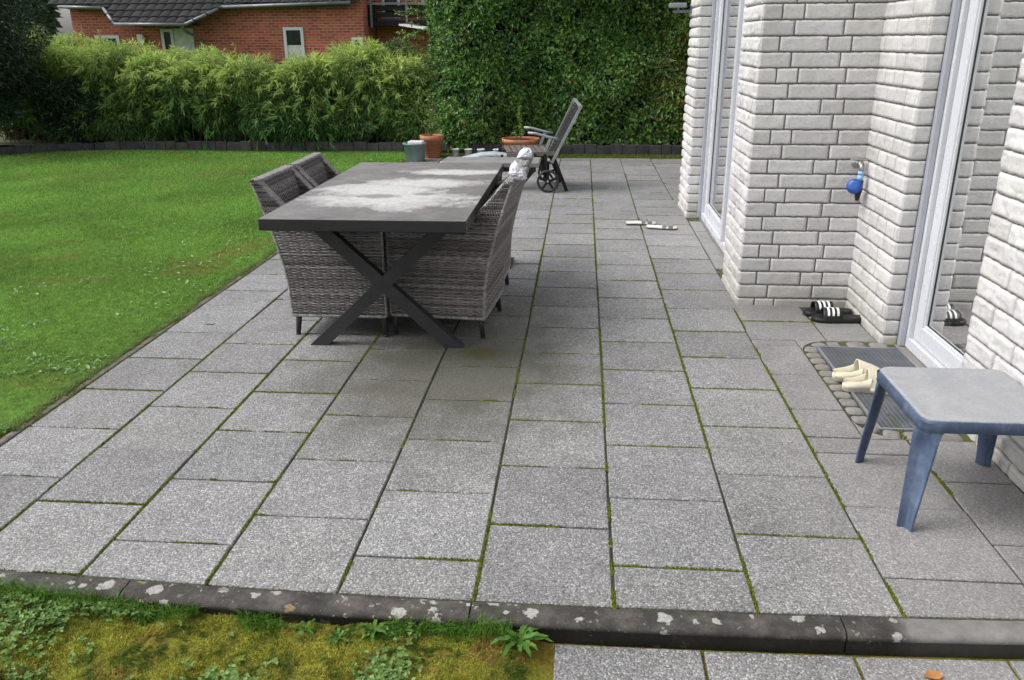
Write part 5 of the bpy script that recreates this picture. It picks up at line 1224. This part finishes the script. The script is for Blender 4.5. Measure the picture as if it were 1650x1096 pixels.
rb('soffit', simple('dark_timber', (.06, .04, .035), .7), [(-16.3, -7.45, 26.72, 26.995, 2.50, 2.56), (-14.2, -12.2, 26.05, 26.99, 1.98, 2.02)])
def rwin(x0, x1, z0, z1, yy=27, nm='window', lower=None):
    fw = .09; f = rb(nm, m_pvc, [(x0, x0 + fw, yy - .04, yy + .02, z0, z1), (x1 - fw, x1, yy - .04, yy + .02, z0, z1), (x0 + fw, x1 - fw, yy - .04, yy + .02, z1 - fw, z1), (x0 + fw, x1 - fw, yy - .04, yy + .02, z0, z0 + fw)])
    a = MB(); zl = z0 + fw if lower is None else lower; a.box(x0 + fw - RL.x, x1 - fw - RL.x, yy - .012 - RL.y, yy - .004 - RL.y, zl, z1 - fw); a.build('pane', m_dglass, f)
    if lower: a = MB(); a.box(x0 + fw - RL.x, x1 - fw - RL.x, yy - .014 - RL.y, yy - .005 - RL.y, z0 + fw, lower - .003); a.build('panel', m_ivory, f)
rwin(-9.52, -8.88, .75, 1.93, lower=1.40)
rwin(-15.7, -14.9, 1.0, 1.72); rwin(-13.5, -13.1, .2, 1.90)
rb('door_panel', m_ivory, [(-13.08, -12.45, 26.97, 27.02, .0, 1.92)])
rb('wall_lamp', m_whp, [(-14.25, -14.05, 26.85, 26.99, 1.45, 1.75)], bev=.03)
rwin(-7.35, -7.0, .9, 1.62)
bl = rb('balcony', m_ldark, [(-6.93, -3.6, 27.6, 28.59, 1.95, 2.12), (-6.93, -6.87, 27.6, 28.59, 2.125, 2.60), (-6.86, -3.6, 27.6, 27.66, 2.20, 2.36), (-6.86, -3.6, 27.6, 27.66, 2.40, 2.56)])
rb('railing', m_gut, [(-6.93, -3.6, 27.55, 27.598, 2.58, 2.64), (-6.85, -6.79, 27.52, 27.58, 1.9, 4.4), (-5.72, -5.66, 27.52, 27.58, 1.9, 4.4)], bl)
rwin(-6.7, -6.1, 2.2, 4.3, 28.6, 'balcony_window'); rwin(-5.4, -4.6, 2.2, 4.3, 28.6, 'balcony_window')
a = MB(); a.beam((-5.75 - RL.x, 27.3 - RL.y, 1.98), (-4.9 - RL.x, 26.9 - RL.y, 1.86), .5, .06); a.build('awning', m_whp, rh)
# other things beyond the hedge
fn = thing('board_fence', (-17.9, 26, 0), 'grey horizontal board fence left of the red brick house', 'fence')
a = MB(); 
for k in range(8): a.box(-1.6, .8, -.02, .02, .15 + k * .22, .31 + k * .22, .004)
a.build('board', m_lgrey, fn)
for x in (-1.55, -.35, .75): MB().box(x - .05, x + .05, .021, .12, -.3, 1.95).build('post', m_ldark, fn)
tree('blossoming_tree', -18.3, 25.0, 2.75, 1.0, .8, .3, 14000, (.12, .15, .06), (.60, .60, .52), 'pale white blossoming tree behind the hedge near the evergreen tree', 'tree', (.07, .12), .6, seed=3)
tree('garden_shrub', -3.3, 14.6, 1.62, .52, .5, .1, 22000, (.05, .10, .03), (.16, .23, .07), 'rounded green shrub behind the right end of the bamboo hedge', 'shrub', (.035, .07), .45)
tree('garden_shrub', -2.62, 14.9, 1.50, .40, .4, .1, 12000, (.14, .09, .02), (.30, .24, .06), 'shrub turning orange and yellow between bamboo hedge and tall leafy hedge', 'shrub', (.04, .07), .5)
for i, (x, y, h, lb) in enumerate(((-32, 46, 9, 'broad green tree far behind on the left of the red house'), (-24, 52, 8, 'tall green tree rising far behind the board fence'), (6, 40, 12, 'tall green tree far behind the leafy hedge'), (-4, 48, 10, 'green tree far behind the balcony of the red house'))):
    tree('background_tree', x, y, h, 4, 3, 1.0, 9000, (.035, .065, .03), (.10, .15, .06), lb, 'tree', (.3, .6), .6, trunk=.3)
# small bracket on the far pier
br = thing('wall_bracket', (XA - .01, 8.02, 1.74), 'small grey metal bracket fixed high on the far brick pier', 'bracket')
a = MB(); a.box(-.16, .0, -.015, .015, -.012, .012, .003); a.box(-.006, .006, -.05, .05, -.05, .05, .002); a.build('arm', m_gut, br)
a = MB(); a.box(-.20, -.05, -.05, .05, .03, .07, .01); a.tube([(-.12, 0, .012), (-.12, 0, .03)], .01, 8); a.build('holder', m_lgrey, br)
